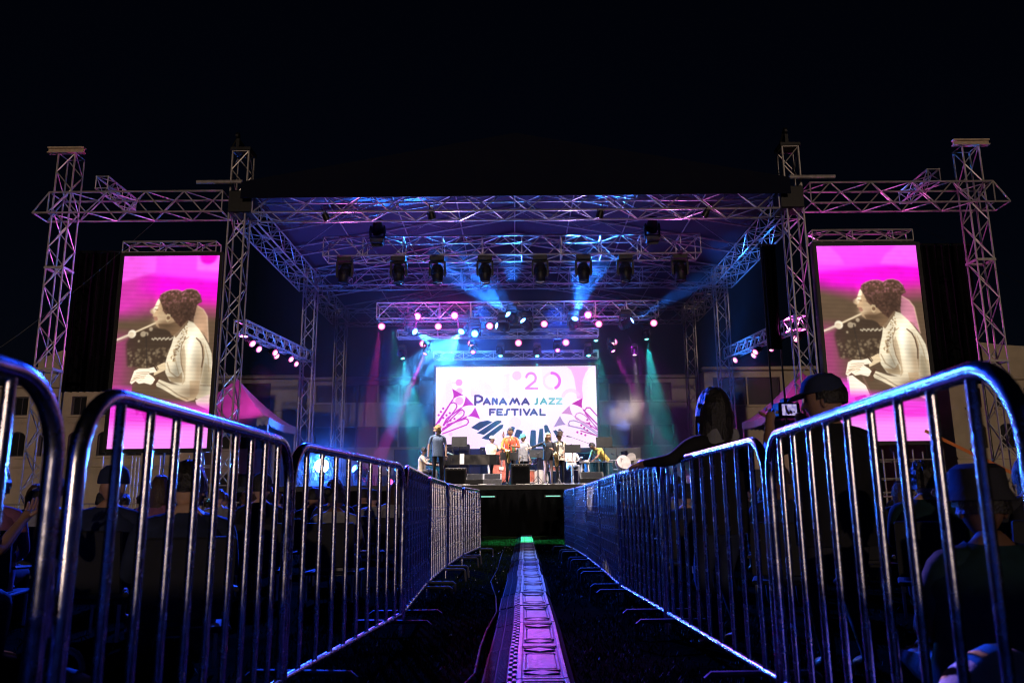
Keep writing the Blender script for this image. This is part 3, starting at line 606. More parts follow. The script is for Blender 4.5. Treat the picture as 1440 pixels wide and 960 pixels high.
for i, (x, z, tg) in enumerate(bl):
    moving_head(f"blue beam moving head on the lower lighting truss, {ORD[i]} blue one from the left", (x, 29.8, z), tg, L_BLUE, "blue moving heads on the lower lighting truss", 1.15)
# side par lamps under the low side trusses
for s, x in ((-1, XL + .1), (1, XR + .1)):
    for i, y in enumerate((24.6, 26.0, 27.0, 28.0, 29.0, 30.6)):
        z = 6.28 - .42 + (y - 23.7) * .07
        par_can(f"small pink par lamp under the {'left' if s < 0 else 'right'} low side truss, {ORD[i]} from the front", (x + (-.12 if i % 2 else .12), y, z), (x - s * 5.5, y - 3.2, 1.6 + (i % 3)), L_PINK, f"pink lamps under the {'left' if s < 0 else 'right'} low side truss", 1.1)
    spot((x - s * .2, 27.4, 5.9), (x - s * 6, 26, 1.6), C_MAG, 200, 70, .8, .2)
# floor lamps at the stage sides
moving_head("dazzling blue white floor lamp shining at the audience from the left stage side", (-6.70, 28.4, 2.3), (-4.0, 5, 1.0), L_STAR, None, 1.9, -1)
moving_head("blue floor lamp at the left stage side, between the dazzling lamp and the red one", (-5.41, 28.6, 2.1), (-8.0, 26, 3.2), L_BLUE, "floor lamps", 1.2, -1)
par_can("small red par lamp on the stage floor at the left side", (-4.35, 28.6, 1.72), (-3.5, 20, 1.2), led("lens_red", (1, .05, .25), 5), None, .9)
moving_head("small blue floor lamp right of the small red one on the left stage side", (-4.0, 28.8, 2.08), (-4.6, 26, 3), L_BLUE, "floor lamps", 1.2, -1)
moving_head("blue floor lamp shining upward behind the percussion on the right", (4.08, 29.2, 2.5), (3.6, 29.5, 6), L_BLUE, "floor lamps", 1.0, -1)
moving_head("blue floor lamp at the far right stage side", (6.75, 29.5, 2.4), (8.2, 29.3, 6.2), L_BLUE, "floor lamps", 1.0, -1)
def flight_case(label, x, y, w_, d, h):
    t = thing("flight_case", label, "flight case", (x, y, ZD)); MB().box((0, 0, h / 2), (w_, d, h), ch=.02).build("body", PLASTIC, t)
    e = MB()
    for sx in (-1, 1):
        for sy in (-1, 1): e.box((sx * (w_ / 2 - .005), sy * (d / 2 - .005), h / 2), (.04, .04, h + .01), ch=.005)
    e.build("corner_trim", ALU, t); MB().box((0, -d / 2 - .006, h * .62), (w_ - .06, .012, .03)).build("lid_seam", ALU, t)
flight_case("black flight case under the upward blue lamp behind the percussion", 4.08, 29.2, .7, .6, .53); flight_case("black flight case under the far right blue lamp", 6.75, 29.5, .7, .6, .43)

def orig(loc, tg, s): return Vector(loc) + (Vector(tg) - Vector(loc)).normalized() * (.31 * s + .03)
def gobo(loc, tg, col, power, ang, scale=7.0, seed=0.0, s_=1.15):
    """a beam broken into streaks by the lamp's gobo"""
    o = spot(orig(loc, tg, s_), tg, col, power, ang, .15, .05); d = o.data; d.use_nodes = True; n = d.node_tree.nodes; l = d.node_tree.links; em = n["Emission"]; em.inputs["Color"].default_value = (*col, 1); d.color = (1, 1, 1)
    tc = n.new("ShaderNodeTexCoord"); mp = n.new("ShaderNodeMapping"); mp.inputs["Location"].default_value = (seed, seed * 2, 0); t = n.new("ShaderNodeTexNoise"); t.inputs["Scale"].default_value = scale; t.inputs["Detail"].default_value = 1
    r = n.new("ShaderNodeMapRange"); r.inputs["From Min"].default_value = .47; r.inputs["From Max"].default_value = .58; r.inputs["To Min"].default_value = .04; r.inputs["To Max"].default_value = 1.9
    l.new(tc.outputs["Normal"], mp.inputs[0]); l.new(mp.outputs[0], t.inputs["Vector"]); l.new(t.outputs["Fac"], r.inputs["Value"]); l.new(r.outputs[0], em.inputs["Strength"]); return o
CY = (.05, .38, 1.0)
L8 = lambda i: (bl[i][0], 29.8, bl[i][1])
gobo(L8(0), bl[0][2], CY, 26000, 30, 13, 1.3); gobo(L8(1), bl[1][2], CY, 26000, 38, 13, 4.1); gobo(L8(4), bl[4][2], C_BLUE, 28000, 32, 11, 2.2); gobo(L8(6), bl[6][2], C_BLUE, 28000, 32, 11, 7.7)
for i, pw, an in ((3, 9000, 18), (5, 9000, 20), (7, 12000, 16)): spot(orig(L8(i), bl[i][2], 1.15), bl[i][2], C_BLUE, pw, an, .6)
spot((-4.99, 29.4, 7.4), (-5.35, 28.8, 2.5), (1, .02, .35), 7000, 14, .6); spot((.95, 29.4, 7.5), (1.0, 28.4, 1.5), C_MAG, 1200, 14, .6)
for k, (x, z, tg) in enumerate(tl): spot(orig((x, 31.6, z), tg, .8), tg, C_TEAL, 14000 if k in (0, 5) else 4000, 20, .5)
for k, pw in ((0, 45000), (3, 12000)): spot(orig((sm[k][0], 31.6, sm[k][1]), sm[k][2], .8), sm[k][2], C_MAG, pw, 8, .4)
spot(orig((4.94, 31.6, 6.92), (5.0, 30.5, 1.6), .8), (4.9, 30.5, 1.6), (1, .9, .85), 2500, 14, .5)
spot((4.08, 28.9, 2.7), (3.9, 29.6, 5), C_BLUE, 1500, 40, .7); spot((6.75, 29.2, 2.7), (8.3, 29.4, 6.2), C_BLUE, 5000, 40, .8)
spot((-5.41, 28.4, 2.2), (-9.0, 26, 3.4), C_BLUE, 4000, 30, .7); spot((-6.77, 28.1, 2.35), (-9.6, 26.5, 4.2), C_BLUE, 8000, 26, .8)
# added spots without lamp bodies, washing colour over stage smoke, trusses and tents
spot((4.5, 30.6, 7.4), (6.5, 33, 3.2), (.55, .02, .8), 1500, 70, .9, .15); spot((-4.9, 30.6, 7.4), (-6.0, 34, 3.5), (.04, .08, 1.0), 1200, 80, .9, .15)
spot((-1.4, 32.6, 9.4), (-1.2, 31.4, 6.6), (.02, .16, 1.0), 9000, 60, .9, .2); spot((1.9, 32.6, 9.4), (1.7, 31.4, 6.6), (.03, .10, 1.0), 5000, 60, .9, .2)
spot((0, 28.6, 8.9), (0, 26.0, 9.8), C_BLUE, 2600, 44, .8, .1); spot((-1.9, 28.6, 9.0), (-3.2, 26.0, 9.7), C_BLUE, 2400, 40, .8, .1); spot((2.6, 28.6, 9.0), (3.9, 26.0, 9.7), C_BLUE, 2200, 40, .8, .1)
for x in (-6.5, 6.5): spot((x, 25.5, 6.4), (x * .8, 27, 11.5), (.8, .12, .75), 60, 110, .9, .2); spot((x * 1.28, 24.4, 6.0), (x * 1.78, 23.3, 10.2), (1, .10, .75), 1300, 75, .9, .1); spot((x * 1.28, 24.2, 5.6), (x * 2.14, 23.3, 8.0), (1, .12, .7), 900, 70, .9, .1); spot((x * 1.26, 26.8, 5.6), (x * 1.6, 29.5, 4.2), (1, .06, .6), 380, 70, .9, .1)
for x in (-5.5, -2, 2, 5.5): spot((x, 25.2, 8.6), (x * .95, 23.5, 9.9), ((.9, .2, .8) if abs(x) > 3 else (.5, .35, 1)), 420, 100, .9, .1)
# added spots without lamp bodies before the roof truss, colouring aisle and crowd
spot((-3.4, 22.7, 9.3), (.12, 4.2, 0), C_MAG, 5600, 6, .8, .08); spot((-1.6, 22.7, 9.3), (.12, 5.8, 0), (1, .12, .85), 3200, 6, .8, .08)
spot((.3, 22.7, 9.3), (.15, 9.0, 0), (.12, .22, 1.0), 3600, 11, .9, .08); spot((.3, 22.7, 9.3), (.25, 13.5, 0), (.2, .40, 1.0), 4500, 11, .9, .08)
spot((.6, 22.9, 9.3), (.35, 19.8, 0), (.05, 1.0, .35), 34000, 20, .7, .08)
spot((-6.77, 27.9, 2.5), (-2.5, 3, .7), C_BLUE, 9000, 60, .9, .14)
spot((-5.5, 22.7, 9.2), (3.5, 4.0, 0.6), (.01, .12, 1.0), 4500, 40, .9, .14); spot((-5.5, 22.7, 9.2), (-4, 7, .5), (.01, .06, 1.0), 34000, 60, .9, .14)
spot((5.5, 22.7, 9.2), (3, 8, .5), (.06, .10, 1.0), 1500, 60, .9, .14)
glow((-6.6, 27.7, 2.25), (.02, .14, 1.0), 2200); glow((-3.6, 29.2, 7.8), C_MAG, 70); glow((-2.18, 29.2, 7.8), C_MAG, 70); glow((-1.42, 29.2, 7.2), C_BLUE, 130); glow((-3.7, 29.3, 7.3), C_BLUE, 100); glow((-1.85, 29.3, 7.3), C_BLUE, 130); glow((2.93, 29.2, 7.8), C_MAG, 50); glow((2.4, 29.3, 7.9), C_BLUE, 100)
spot((-2.4, 23.4, 9.25), (-.42, 27.1, 2.3), C_MAG, 2600, 5, .5)  # added spot turning the double bass magenta
# profile lamps added under the roof truss to brighten the musicians
for i, x in enumerate((-5.6, -2.4, 2.7, 5.9)):
    par_can(f"added dark profile lamp under the front roof truss facing the stage, {ORD[i]} from the left", (x, 23.1, 9.45), (x * .3, 26, 2.3), L_OFF, "added front lamps", .9)
    spot((x, 23.4, 9.25), (x * .35, 25.6, 2.3), (1.0, .86, .78), 6000, 42, .8, .15)

# ------------------------------------------------------------------ stage smoke
def vol(name, density, col, aniso, noise=None):
    m = bpy.data.materials.new(name); m.use_nodes = True; n = m.node_tree.nodes; l = m.node_tree.links; n.remove(n["Principled BSDF"])
    v = n.new("ShaderNodeVolumePrincipled"); v.inputs["Color"].default_value = (*col, 1); v.inputs["Density"].default_value = density; v.inputs["Anisotropy"].default_value = aniso
    l.new(v.outputs[0], n["Material Output"].inputs["Volume"])
    if noise:
        tc = n.new("ShaderNodeTexCoord"); t = n.new("ShaderNodeTexNoise"); t.inputs["Scale"].default_value = noise[0]; t.inputs["Detail"].default_value = 3; t.inputs["Distortion"].default_value = .4
        l.new(tc.outputs["Object"], t.inputs["Vector"]); gr = n.new("ShaderNodeTexGradient"); gr.gradient_type = 'SPHERICAL'
        mp = n.new("ShaderNodeMapping"); mp.inputs["Scale"].default_value = noise[1]; l.new(tc.outputs["Object"], mp.inputs["Vector"]); l.new(mp.outputs[0], gr.inputs["Vector"])
        mr = n.new("ShaderNodeMapRange"); mr.inputs["From Min"].default_value = .46; mr.inputs["From Max"].default_value = .64; l.new(t.outputs["Fac"], mr.inputs["Value"])
        a = n.new("ShaderNodeMath"); a.operation = 'MULTIPLY'; l.new(mr.outputs[0], a.inputs[0]); l.new(gr.outputs["Fac"], a.inputs[1])
        b = n.new("ShaderNodeMath"); b.operation = 'MULTIPLY'; b.inputs[1].default_value = density; l.new(a.outputs[0], b.inputs[0]); l.new(b.outputs[0], v.inputs["Density"])
    return m
tag(MB().box((.15, 33.0, 6.2), (18.6, 11.4, 9.6)).build("haze", vol("stage_haze", .019, (.9, .92, 1), .45), None, False), "thin stage smoke hanging under the roof in the light beams", "haze", kind="stuff")

def puff(label, c, r, dens, col):
    m = MB(); m.ball((0, 0, 0), r, 20, 14); o = m.build("smoke_puff", vol("smoke_" + label[:4], dens, col, .2, (1.6 / max(r), tuple(1 / q for q in r))), None, True, 180, loc=c); tag(o, label, "smoke", kind="stuff")
puff("teal lit cloud of stage smoke drifting left of the LED wall", (-4.25, 29.6, 4.8), (.8, .8, 1.6), 3.0, (.8, .9, .9))
puff("pale cloud of stage smoke drifting right of the LED wall", (4.15, 28.6, 4.15), (1.25, .9, .75), 2.2, (.95, .9, .85))
puff("bluish smoke around the dazzling floor lamp on the left", (-6.6, 27.6, 2.3), (1.5, 1.0, 1.3), .14, (.85, .92, 1))  # smoke added to give the lamp a halo
spot((4.3, 25.0, 6.4), (4.15, 28.6, 4.15), (1, .82, .68), 5500, 18, .6)  # added warm spot brightening the pale smoke cloud
spot((-4.45, 29.0, 7.4), (-4.25, 29.6, 4.8), C_TEAL, 2200, 24, .6)  # added teal spot colouring the left smoke cloud
spot((-3.4, 22.7, 9.3), (1.30, 2.3, .34), (1, .45, .85), 14000, 3, .9)  # added pink spot for the pale bag behind the right barricade
# ------------------------------------------------------------------ ground, grass, ramp
def ground_mat():
    m = mat("dark_lawn", (0.007, 0.009, 0.005), 0.95, 0, 0.6, 1.5, 0.8, 25, 0.0); return m
V = []; F = []; nx, ny = 60, 90
def gz(x, y): return .012 * math.sin(x * 3.1 + y * .7) + .010 * math.sin(y * 2.3 - x) if abs(x) < 12 and y < 23 else 0
xs = [-400, -120, -60, -30, -20] + [-14 + 28 * i / 50 for i in range(51)] + [20, 30, 60, 120, 400]; ys = [-200, -60, -20, -5] + [i * .5 for i in range(0, 50)] + [30, 40, 60, 120, 300, 900]
for y in ys:
    for x in xs: V.append((x, y, gz(x, y) - .012))
W_ = len(xs)
for j in range(len(ys) - 1):
    for i in range(W_ - 1): a = j * W_ + i; F.append((a, a + 1, a + W_ + 1, a + W_))
tag(MB().add(V, F).build("ground", ground_mat()), kind="structure")
GRASS = mat("grass_blades", (0.016, 0.040, 0.010), 0.8, 0, 0.45, 3, spec=0.22)
def blades(N, x0, x1, y0, y1, hmin, hmax, wd, avoid=None):
    y = y0 + (y1 - y0) * rng.random(N) ** 1.25; x = rng.uniform(x0, x1, N)
    if avoid is not None:
        k = avoid(x, y); x, y = x[~k], y[~k]
    n = len(x); a = rng.uniform(0, 2 * np.pi, n); h = rng.uniform(hmin, hmax, n); w_ = wd * rng.uniform(.7, 1.5, n) * (1 + y * .06); le = rng.uniform(.2, .9, n) * h; b = rng.uniform(0, 2 * np.pi, n)
    z = np.array([gz(p, q) for p, q in zip(x, y)]) - .014
    P = np.empty((n, 4, 3), np.float32); dx, dy = np.cos(a) * w_, np.sin(a) * w_
    P[:, 0] = np.stack([x - dx, y - dy, z], 1); P[:, 1] = np.stack([x + dx, y + dy, z], 1)
    P[:, 2] = np.stack([x + dx * .6 + np.cos(b) * le * .4, y + dy * .6 + np.sin(b) * le * .4, z + h * .6], 1); P[:, 3] = np.stack([x + np.cos(b) * le, y + np.sin(b) * le, z + h], 1)
    I = np.arange(n)[:, None] * 4; T = np.concatenate([I + [0, 1, 2], I + [0, 2, 3]], 1).reshape(-1)
    return P.reshape(-1, 3), T
def fast_mesh(name, P, T, m):
    me = bpy.data.meshes.new(name); me.vertices.add(len(P)); me.vertices.foreach_set("co", P.ravel()); nt = len(T) // 3
    me.loops.add(len(T)); me.loops.foreach_set("vertex_index", T.astype(np.int32)); me.polygons.add(nt); me.polygons.foreach_set("loop_start", np.arange(nt, dtype=np.int32) * 3); me.polygons.foreach_set("loop_total", np.full(nt, 3, np.int32))
    me.materials.append(m); me.update(); me.validate(); return me
rx = lambda y: .01 + (y - 3.8) * .013                  # left edge of the ramp
P1, T1 = blades(90000, -1.5, 1.8, 2.6, 23.2, .012, .042, .0022, lambda x, y: (np.sin(x * 4.1 + y * 1.3) + np.sin(y * 2.7 - x * 2.2) + rng.normal(0, .6, len(x)) < -.7) | (x > rx(y) - .13) & (x < rx(y) + .30))
P2, T2 = blades(26000, -9, 9, 3, 22, .02, .05, .003)
tag(put("grass", fast_mesh("grass", np.concatenate([P1, P2]), np.concatenate([T1, T2 + len(P1)]), GRASS)), "short trampled grass covering the aisle between the barricades", "grass", kind="stuff")
# scraps on the grass
sc = MB()
for i in range(170):
    x, y = random.uniform(-1.0, 1.2), random.uniform(3.6, 17)
    if rx(y) - .14 < x < rx(y) + .3: continue
    r = random.uniform(.003, .009); a = random.uniform(0, 3); sc.add([(x - r * math.cos(a), y - r * math.sin(a), .03), (x + r, y, .036), (x + r * .3, y + r, .045), (x - r, y + r * .6, .034)], [(0, 1, 2, 3)])
tag(sc.build("confetti_scraps", WHITE, None, False), "tiny pale scraps scattered over the dark grass", "scraps", kind="stuff")

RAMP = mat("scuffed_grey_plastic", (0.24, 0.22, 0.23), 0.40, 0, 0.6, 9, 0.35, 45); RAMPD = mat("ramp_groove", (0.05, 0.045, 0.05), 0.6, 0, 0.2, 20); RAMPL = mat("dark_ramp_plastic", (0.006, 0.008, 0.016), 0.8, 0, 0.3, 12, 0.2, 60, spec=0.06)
rp = thing("cable_ramp", "long scuffed plastic cable ramp with patterned lids running up the middle of the aisle", "cable ramp", (0, 0, 0))
# joints measured along the aisle; each lid has a sunk frame, a raised square and raised diamonds
y = 2.0; pi = 0
def lid_mesh():
    m = MB(); W, L = .237, .93; m.box((W / 2, L / 2, .02), (W, L - .014, .045), 1)
    def pl(x0, x1, y0, y1, z=.046, mi=0, h=.01): m.box(((x0 + x1) / 2, (y0 + y1) / 2, z), (x1 - x0, y1 - y0, h), mi, ch=.002)
    pl(.0, .022, .01, L - .01); pl(W - .02, W, .01, L - .01, .050); pl(.024, W - .022, .012, .05); pl(.024, W - .022, L - .05, L - .012)
    pl(.05, W - .045, .24, .62); pl(.032, .042, .22, .64); pl(W - .038, W - .028, .22, .64)
    for yc in (.14, .76):
        for q in ([(.03, yc), (W / 2, yc - .065), (W - .03, yc), (W / 2, yc + .065)],):
            V = [(a, b, .044) for a, b in q] + [(W / 2 + (a - W / 2) * .94, yc + (b - yc) * .9, .052) for a, b in q]; m.add(V, [(4, 5, 6, 7)] + [(i, (i + 1) % 4, 4 + (i + 1) % 4, 4 + i) for i in range(4)], 0)
    for yc in (.065, .215, .65, .845):
        pl(.03, W - .03, yc - .008, yc + .008)
    return m.mesh("lid", [RAMP, RAMPD], False)
LID = lid_mesh()
def hinge_mesh():
    m = MB()
    for k in range(16): m.box((-.012 if k % 2 else -.032, .03 + k * .058, .044), (.02, .05, .018), 0, ch=.003)
    m.box((-.022, .465, .03), (.046, .92, .02), 1); return m.mesh("hinge", [RAMP, RAMPD], False)
HG = hinge_mesh()
def slope_mesh():
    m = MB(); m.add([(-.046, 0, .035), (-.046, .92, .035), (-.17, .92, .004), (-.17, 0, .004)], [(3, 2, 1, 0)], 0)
    for k in range(30):
        for j in range(2):
            x0, x1 = (-.052, -.10) if j == 0 else (-.108, -.16); z = lambda x: .035 + (x + .046) * .25 + .003
            yy = .012 + k * .0303 + j * .012; m.box(((x0 + x1) / 2, yy, z((x0 + x1) / 2)), (.05, .012, .008), 0, Matrix.Rotation(-math.atan(.25), 3, 'Y'))
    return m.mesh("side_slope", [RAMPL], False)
SLP = slope_mesh()
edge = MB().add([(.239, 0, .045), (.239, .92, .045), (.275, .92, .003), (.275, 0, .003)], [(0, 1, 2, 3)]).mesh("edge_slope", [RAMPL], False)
while y < 22.4:
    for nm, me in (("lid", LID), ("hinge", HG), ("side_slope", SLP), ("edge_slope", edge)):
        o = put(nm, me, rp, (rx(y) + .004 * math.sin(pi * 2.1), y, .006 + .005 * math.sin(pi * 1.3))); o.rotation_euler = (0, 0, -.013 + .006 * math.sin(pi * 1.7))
    y += .94; pi += 1
cb = [(-.16, 17.5), (-.21, 14), (-.22, 11), (-.26, 9.2), (-.17, 7.6), (-.14, 6.6), (-.19, 5.6), (-.2, 4.9), (-.2, 4.2), (-.28, 3.7), (-.34, 3.2)]
tag(MB().tube([(x, q, .022 + .008 * math.sin(i * 2)) for i, (x, q) in enumerate(cb)], .007, 6).build("cable", MATBLACK), "thin dark cable lying on the grass left of the cable ramp", "cable")

# ------------------------------------------------------------------ crowd barricades
def barricade_meshes(L, n=9, H=1.10, z0=.15, rr=.17):
    M = {}
    pts = [(0, 0, .02), (0, 0, H - rr)] + [(rr - rr * math.cos(a), 0, H - rr + rr * math.sin(a)) for a in [R(q) for q in range(10, 91, 10)]]
    pts += [(L - x, 0, z) for x, _, z in reversed(pts)]
    M["frame"] = MB().tube(pts, .0205, 14).mesh("frame", STEEL)
    M["bottom_rail"] = MB().tube([(.02, 0, z0), (L - .02, 0, z0)], .016, 12).mesh("bottom_rail", STEEL)
    M["bar"] = MB().tube([(0, 0, z0 + .01), (0, 0, H - .015)], .0125, 10).mesh("bar", STEEL)
    M["corner_bar"] = MB().tube([(0, 0, z0 + .01), (0, 0, H - .012)], .0125, 10).mesh("bar", STEEL)
    M["foot"] = MB().tube([(0, -.25, .0), (0, -.24, .12), (0, -.22, .135), (0, .22, .135), (0, .24, .12), (0, .25, .0)], .013, 8).mesh("foot", DULL)
    hk = MB().tube([(-.022, 0, .62), (-.05, 0, .62), (-.05, 0, .70), (-.05, 0, .73)], .007, 8); hk.tube([(L + .018, 0, .60), (L + .04, 0, .60), (L + .04, 0, .66)], .009, 8); hk.box((L + .024, 0, .62), (.02, .03, .09))
    M["hook"] = hk.mesh("hook", STEEL)
    M["n"] = n; return M
BC = {}
def barricade(p0, p1, side, i):
    p0, p1 = Vector((*p0, 0)), Vector((*p1, 0)); L = round((p1 - p0).length, 2); L = max(1.7, min(2.3, L))
    if L not in BC: BC[L] = barricade_meshes(L - .05)
    M = BC[L]; d = p1 - p0; ang = math.atan2(d.y, d.x)
    t = thing("crowd_barricade", f"tubular steel crowd barricade on the {side} of the aisle, {ORD[i]} from the camera", "barricade", p0 + d.normalized() * .025, ang, f"steel barricades lining the {side} of the aisle")
    for k in ("frame", "bottom_rail", "hook"): put(k, M[k], t)
    l = L - .05
    for b in range(9): x = .175 + (l - .35) * b / 8; put("bar", M["bar"] if .17 < x < l - .17 else M["corner_bar"], t, (x, 0, 0))
    for x in (.22, l - .22): put("foot", M["foot"], t, (x, 0, 0))
    return t
LP0 = [(-.99, -.30), (-.975, 1.725)]
LP = [(-.962, 1.745), (-.95, 3.42), (-.735, 5.45), (-.80, 7.6), (-.80, 9.7), (-.74, 11.8), (-.56, 14.3)]
RP = [(.95, -.55), (.955, 1.46), (1.05, 3.32), (.99, 5.4), (.93, 7.2), (.97, 9.1), (1.0, 11.1), (.99, 13.0), (.93, 14.7)]
barricade(LP0[0], LP0[1], 'left', 0)
for i in range(len(LP) - 1): barricade(LP[i], LP[i + 1], "left", i + 1)
for i in range(len(RP) - 1): barricade(RP[i], RP[i + 1], "right", i)

# ------------------------------------------------------------------ buildings
def wall_grid(W, H, ops, depth=.25, mb=None, mi=0):
    mb = mb or MB(); xs = sorted({0, W} | {a for o in ops for a in (o[0], o[1])}); zs = sorted({0, H} | {a for o in ops for a in (o[2], o[3])})
    for i in range(len(xs) - 1):
        for j in range(len(zs) - 1):
            cx, cz = (xs[i] + xs[i + 1]) / 2, (zs[j] + zs[j + 1]) / 2
            if not any(o[0] < cx < o[1] and o[2] < cz < o[3] for o in ops): mb.add([(xs[i], 0, zs[j]), (xs[i + 1], 0, zs[j]), (xs[i + 1], 0, zs[j + 1]), (xs[i], 0, zs[j + 1])], [(0, 1, 2, 3)], mi)
    for a, b, c, d in ops:
        mb.add([(a, 0, c), (b, 0, c), (b, 0, d), (a, 0, d), (a, depth, c), (b, depth, c), (b, depth, d), (a, depth, d)], [(0, 4, 5, 1), (1, 5, 6, 2), (2, 6, 7, 3), (3, 7, 4, 0)], mi)
    return mb
WN = {}
def window_part(par, a, b, c, d, depth=.2, bars=2, lit=None):
    key = (round(b - a, 2), round(d - c, 2), bars)
    if key not in WN:
        w_, h = b - a, d - c; f = MB(); t = .06
        for q in ((t / 2, h / 2, t, h), (w_ - t / 2, h / 2, t, h), (w_ / 2, t / 2, w_ - 2 * t, t), (w_ / 2, h - t / 2, w_ - 2 * t, t)): f.box((q[0], -.03, q[1]), (q[2], .06, q[3]))
        for k in range(1, bars): f.box((w_ * k / bars, -.03, h / 2), (.04, .05, h - 2 * t))
        g = MB().add([(0, 0, 0), (w_, 0, 0), (w_, 0, h), (0, 0, h)], [(0, 1, 2, 3)])
        WN[key] = (f.mesh("window", DARKCONC, False), g.mesh("pane", [GLASS], False))
    o = put("window", WN[key][0], par, (a, depth, c)); g = put("pane", WN[key][1], o)
    if lit: g.material_slots[0].link = 'OBJECT'; g.material_slots[0].material = lit
    return o
def old_house(label, x0, y, W, mirror=False, ry=0):
    t = thing("old_building", label, "building", (x0, y, 0), ry); H = 7.5; ops = []
    cx = [.9 + i * 1.62 for i in range(int((W - .9) / 1.62))]
    for i, c in enumerate(cx): ops += [(c, c + .82, 6.0, 7.05), (c, c + .88, 3.75, 5.1)]
    m = wall_grid(W, H, ops, .3); d = 9
    m.add([(0, 0, 0), (0, d, 0), (0, d, H), (0, 0, H), (W, 0, 0), (W, d, 0), (W, d, H), (W, 0, H)], [(0, 3, 2, 1), (4, 5, 6, 7), (3, 7, 6, 2)]); m.build("wall", STONE, t, False)
    g0 = W * (.42 if not mirror else .0); gw = 2.9 if not mirror else 4.6
    gp = [(g0, H), (g0 + gw, H), (g0 + gw, H + 1.9), (g0 + gw * .7, H + 2.0), (g0 + gw * .45, H + 2.15), (g0 + gw * .1, H + 1.75), (g0, H + 1.5)]
    MB().prism(gp, -.06, 6).build("gable", STONE, t, False)
    MB().box((W / 2, -.08, H + .08), (W + .2, .3, .14), ch=.03).build("cornice", STONE, t, False); MB().box((W / 2, -.04, 3.2), (W, .1, .14), ch=.02).build("string_course", STONE, t, False)
    lit = led("window_glow", (.9, .6, .2), .12)
    for i, (a, b, c, dd) in enumerate(ops):
        window_part(t, a, b, c, dd, .22, 2, lit if (mirror and i % 4 == 1) else None)
        MB().box(((a + b) / 2, -.05, c - .07), (b - a + .3, .16, .12)).build("sill", STONE, t, False)
        if i % 2:      # arched heads: plaster corners closing the top of the opening
            r = (b - a) / 2; pts = [(a - .002, dd + .002)] + [(a + r - r * math.cos(q), dd - .32 + .32 * math.sin(q)) for q in [math.pi * k / 12 for k in range(7)]]
            q2 = [(a + b - x_, z_) for x_, z_ in pts][::-1]
            MB().prism(pts, -.01, .2).prism(q2, -.01, .2).build("arch_head", STONE, t, False)
    for c in cx:
        tr = MB()
        for k in range(7): tr.lathe([(.05, 0), (.09, 0), (.09, .03), (.05, .03)], 8, Matrix.Translation((c - .05 + k * .16, -.015, 5.62)) @ Matrix.Rotation(R(90), 4, 'X'))
        tag(tr.build("stucco_ornament", STONE, t, False), kind="stuff")
    return t
old_house("pale plastered old building with arched windows and curved gable behind the left video screen", -33.5, 44, 16.5)
old_house("pale plastered old building with stuccoed windows behind the right truss tower", 24.3, 44, 14, True)
def office(label, x0, x1, y, H, bands, mod, m):
    W = x1 - x0; t = thing("office_block", label, "building", (x0, y, 0)); ops = []
    for z0, z1 in bands:
        nn = int((W - 1.0) / mod)
        for k in range(nn): 
            if k % 6 == 5: continue
            ops.append((.5 + k * mod, .5 + k * mod + mod - .09, z0, z1))
    mb = wall_grid(W, H, ops, .3); mb.add([(0, 0, 0), (0, 8, 0), (0, 8, H), (0, 0, H), (W, 0, 0), (W, 8, 0), (W, 8, H), (W, 0, H)], [(0, 3, 2, 1), (4, 5, 6, 7), (3, 7, 6, 2)]); mb.build("wall", m, t, False)
    for a, b, c, d in ops: window_part(t, a, b, c, d, .25, 1)
    MB().box((W / 2, -.12, H + .08), (W + .3, .5, .2), ch=.03).build("roof_edge", m, t, False)
    for z0, z1 in bands: MB().box((W / 2, -.06, z0 - .08), (W, .16, .1)).build("sill_band", m, t, False)
    return t
office("long dim office block with ribbon windows behind the stage", -12.2, 10.9, 47, 8.25, [(1.6, 2.7), (4.3, 5.5), (6.95, 8.0)], 1.25, CONCRETE)
office("cream office wing with wide windows right of the stage", 11.2, 17.6, 46, 8.5, [(1.6, 2.8), (6.5, 8.1)], 2.0, STONE)
office("dim grey office wing with wide windows left of the stage", -20.5, -12.5, 46, 8.25, [(1.6, 2.8), (4.2, 5.4), (6.5, 8.0)], 2.0, CONCRETE)

# ------------------------------------------------------------------ tents, drapes, scaffolds, wires
def tent(label, x, y, w_, d, ze, zp):
    t = thing("market_tent", label, "tent", (x, y, 0)); n = 12; V = []; F = []
    rings = 9
    for j in range(rings):
        u = j / (rings - 1); s = (1 - u) ** 1.0; zz = ze + (zp - ze) * (u ** 1.35)
        for k in range(4 * n):
            q, f = divmod(k, n); f = f / n; c = [(-1, -1), (1, -1), (1, 1), (-1, 1)]; a, b = c[q], c[(q + 1) % 4]
            px, py = a[0] + (b[0] - a[0]) * f, a[1] + (b[1] - a[1]) * f; sg = -.08 * math.sin(math.pi * f) * (1 - u)
            V.append((px * w_ / 2 * s, py * d / 2 * s, zz + sg))
    N = 4 * n
    for j in range(rings - 1):
        for k in range(N): F.append((j * N + k, j * N + (k + 1) % N, (j + 1) * N + (k + 1) % N, (j + 1) * N + k))
    MB().add(V, F).build("canopy", TENT, t)
    va = MB(); 
    for k in range(N):
        p, q = Vector(V[k]), Vector(V[(k + 1) % N])
        for h in range(2):
            a, b = p.lerp(q, h / 2), p.lerp(q, (h + 1) / 2); mid = (a + b) / 2; dn = Vector((0, 0, -.22)); va.add([a, b, b + dn, mid + dn * 1.35, a + dn], [(0, 4, 3, 2, 1)])
    va.build("scalloped_valance", TENT, t, False)
    for sx in (-1, 1):
        for sy in (-1, 1): MB().tube([(sx * (w_ / 2 - .04), sy * (d / 2 - .04), 0), (sx * (w_ / 2 - .04), sy * (d / 2 - .04), ze)], .035, 8).build("leg", ALU, t)
    return t
tent("white tent canopy with scalloped edge tinted pink, left of the stage", -10.3, 29.5, 3.6, 3.6, 3.95, 5.6)
